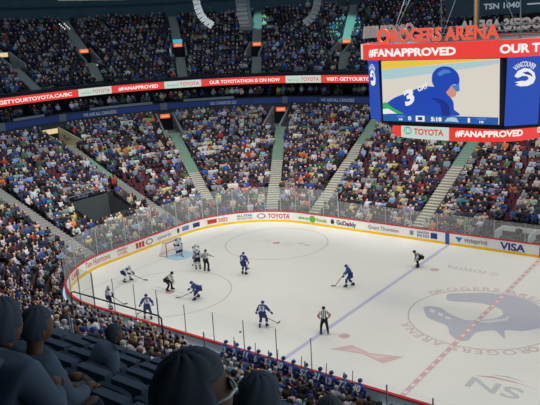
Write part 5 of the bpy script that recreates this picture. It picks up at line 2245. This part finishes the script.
def near_person(loc, heading, label, lean=.15, head_yaw=0.0, head_pitch=0.0, R=1.0, hair=.08, glasses=False, hood=False, top='charcoal', seat=.46, hands=None, cap=False):
    root = thing('person', label, 'person', loc, heading - PI / 2, None)
    J = joints(hip=(0, 0, seat + .06), lean=lean, fl=(-.17, .44), fr=(.17, .44), ank=.10, hl=(-.14, .36, .64), hr=(.14, .36, .64), headf=lean * .6)
    if hands:
        J = joints(hip=(0, 0, seat + .06), lean=lean, fl=(-.17, .44), fr=(.17, .44), ank=.10, hl=hands[0], hr=hands[1], headf=lean * .6)
    BRR = dict(BR, top=.05, head=.075)
    me = chain(J, BODY, BRR, BE, 2)
    tmp = bpy.data.objects.new('tmp', me)
    C.objects.link(tmp)
    M = Matrix.Rotation(head_yaw, 3, 'Z') @ Matrix.Rotation(-head_pitch, 3, 'X')
    hc = J['head'] + Vector((0, .02, .05))
    hb = MB()
    head_mesh(hb, hc, R, M, 0)
    ho = hb.build('tmp_head', SKINS[0])
    # body and head as one continuous surface
    verts = [v.co[:] for v in tmp.data.vertices] + [v.co[:] for v in ho.data.vertices]
    nb = len(tmp.data.vertices)
    faces = [tuple(p.vertices) for p in tmp.data.polygons] + [tuple(i + nb for i in p.vertices) for p in ho.data.polygons]
    jm = bpy.data.meshes.new('body')
    jm.from_pydata(verts, [], faces)
    bpy.data.objects.remove(tmp)
    bpy.data.objects.remove(ho)
    t2 = bpy.data.objects.new('body', jm)
    C.objects.link(t2)
    rm = t2.modifiers.new('r', 'REMESH')
    rm.mode = 'VOXEL'
    rm.voxel_size = .009
    bpy.context.view_layer.update()
    out = bpy.data.meshes.new_from_object(t2.evaluated_get(bpy.context.evaluated_depsgraph_get()))
    bpy.data.objects.remove(t2)
    bmx = bmesh.new()
    bmx.from_mesh(out)
    left, isl = set(bmx.verts), []
    while left:
        st = [left.pop()]
        grp = [st[0]]
        while st:
            v = st.pop()
            for e_ in v.link_edges:
                w_ = e_.other_vert(v)
                if w_ in left:
                    left.remove(w_)
                    st.append(w_)
                    grp.append(w_)
        isl.append(grp)
    isl.sort(key=len)
    for grp in isl[:-1]:
        bmesh.ops.delete(bmx, geom=grp, context='VERTS')
    bmx.to_mesh(out)
    bmx.free()
    set_mats(out, [SKINS[2], MATS['trousers_0']], lambda p: 0 if p.z > J['neck'].z - .03 or min((p - J['wl']).length, (p - J['wr']).length) < .12 else 1)
    body = link('body', out, root)
    # fingers: curled round each other in the lap
    for k in 'lr':
        w, e = J['w' + k], J['e' + k]
        d = (w - e).normalized()
        sx = Vector((0, 0, 1)).cross(d).normalized()
        palm = MB()
        palm.tube([w - d * .01, w + d * .04, w + d * .085], [.03, .042, .036], 8)
        for q in range(4):
            b_ = w + d * .085 + sx * (-.03 + .02 * q)
            ln = (.070, .082, .078, .060)[q]
            palm.tube([b_, b_ + d * ln * .5 + Vector((0, 0, -.008)), b_ + d * ln * .8 + Vector((0, 0, -.03)), b_ + d * ln * .85 + Vector((0, 0, -.05))], [.0095, .009, .0085, .006], 6)
        th = w + d * .03 + sx * (.035 if k == 'l' else -.035)
        palm.tube([th, th + d * .03 + sx * (.02 if k == 'l' else -.02), th + d * .06 + sx * (.015 if k == 'l' else -.015)], [.012, .011, .007], 6)
        palm.build('hand', SKINS[2], root, True)
    # jacket
    JC = ['hip', 'mid', 'chest', 'neck', 'sl', 'el', 'wl', 'sr', 'er', 'wr']
    jr = dict(hip=.19, mid=.185, chest=.19, neck=.10, sl=.115, el=.085, wl=.06, sr=.115, er=.085, wr=.06)
    je = [('hip', 'mid'), ('mid', 'chest'), ('chest', 'neck'), ('chest', 'sl'), ('sl', 'el'), ('el', 'wl'), ('chest', 'sr'), ('sr', 'er'), ('er', 'wr')]
    jk = chain(J, JC, jr, je, 2)
    set_mats(jk, [NEARJ], lambda p: 0)
    jo = link('jacket', jk, root)
    if hood:
        mb = MB()
        mb.tube([J['neck'] + Vector((0, -.10, -.05)), J['neck'] + Vector((0, -.13, .02)), J['neck'] + Vector((0, -.10, .07))], [.10, .11, .06], 12)
        mb.build('hood', NEARJ, root, True)
    # hair: a shell over skull and nape
    mb = MB()
    hh = MB()
    head_mesh(hh, hc, R * 1.0, M, max(hair, .04))
    keep = [f for f, m_ in zip(hh.f, hh.m) if m_ == 1]
    mb.v, mb.f, mb.m = hh.v, keep, [0] * len(keep)
    hm = mb.build('cap' if cap else 'hair', M_HAIR[6 if cap else 0], root, True)
    hm.data.materials[0] = NEARH
    sd = hm.modifiers.new('thick', 'SOLIDIFY')
    sd.thickness = .012
    if cap:
        pk = MB()
        pk.add([hc + M @ Vector((x, y, z)) * R for x, y, z in ((-.06, .085, .055), (.06, .085, .055), (.045, .165, .04), (-.045, .165, .04), (-.06, .085, .045), (.06, .085, .045), (.045, .165, .03), (-.045, .165, .03))],
               [(0, 1, 2, 3), (7, 6, 5, 4), (0, 4, 5, 1), (1, 5, 6, 2), (2, 6, 7, 3), (3, 7, 4, 0)])
        pk.build('cap_peak', M_HAIR[6], hm)
    if glasses:
        gl = thing('eyeglasses', 'pale framed eyeglasses worn by the big dark head closest to the camera', 'eyeglasses')
        gl.parent = None
        gl.matrix_world = Matrix.Translation(loc) @ Matrix.Rotation(heading - PI / 2, 4, 'Z')
        fr = MB()
        for s in (-1, 1):
            cc = Vector((s * .034, .104, .004))
            fr.tube([hc + M @ ((cc + Vector((.027 * math.cos(a), -.004 * abs(s) , .021 * math.sin(a)))) * R) for a in np.linspace(0, 2 * PI, 17)], .0035, 5, caps=False)
            fr.tube([hc + M @ (Vector((s * .062, .100, .010)) * R), hc + M @ (Vector((s * .086, .07, .010)) * R), hc + M @ (Vector((s * .090, -.01, .012)) * R)], .004, 5)
        fr.tube([hc + M @ (Vector((-.008, .106, .008)) * R), hc + M @ (Vector((.008, .106, .008)) * R)], .003, 5)
        fr.build('spectacle_frame', mat('glasses_pale', (220, 226, 214), .3, .3), gl, True)
        ln = MB()
        for s in (-1, 1):
            cc = Vector((s * .034, .104, .004))
            ln.add([hc + M @ ((cc + Vector((.025 * math.cos(a), 0, .019 * math.sin(a)))) * R) for a in np.linspace(0, 2 * PI, 16, endpoint=False)], [tuple(range(16))])
        ln.build('lens', mat('lens_reflection', (190, 206, 188), .08, 0, .8), gl)  # pale colour stands in for light reflected off the lenses
    return root, J


def row_z(y):
    k = int((-y - UP0[0]) / (UP1[0] - UP0[0]) * NU)
    return UP0[3] + (UP1[3] - UP0[3]) * k / NU


for (hx, hy, hz, k, hd_, lb, kw) in (
    (43.475, -25.80, 17.415, 7, head_to(.95, .45), 'big dark silhouetted spectator closest to the camera wearing eyeglasses', dict(glasses=True, hair=.13, R=1.0, lean=.25, head_yaw=.0, head_pitch=-.2, hood=True)),
    (42.94, -24.89, 16.77, 6, head_to(.7, .8), 'dark round-headed spectator just beyond the big head with glasses', dict(hair=.10, R=1.1, lean=.35)),
    (42.95, -24.34, 16.40, 5, head_to(.1, 1), 'dark spectator low at the bottom edge right of the round head', dict(hair=.06, lean=.35)),
    (40.42, -24.32, 16.34, 5, head_to(.75, .7), 'dark silhouetted spectator at far left with a lit ear', dict(hair=.14, R=1.15, lean=.1)),
    (41.10, -24.96, 16.74, 6, head_to(.4, .9), 'dark spectator at the left edge in front of another silhouette', dict(hair=.16, R=1.2, lean=.2, hood=True)),
    (38.28, -21.95, 14.82, 2, head_to(.95, .5), 'dark leaning spectator by the parapet with a lit cheek', dict(hair=.10, lean=.5)),
):
    le = kw['lean']
    f_ = .56 * math.sin(le) + .13 * math.sin(le * .6) + .04
    fz = UP0[3] + (UP1[3] - UP0[3]) * k / NU
    up_ = .46 + .06 + .56 * math.cos(le) + .13 * math.cos(le * .6) + .05
    rise = hz - fz - up_
    x, y = hx - f_ * math.cos(hd_), hy - f_ * math.sin(hd_)
    near_person((x, y, fz + .002), hd_, lb, seat=.46 + max(-.12, rise), **kw)
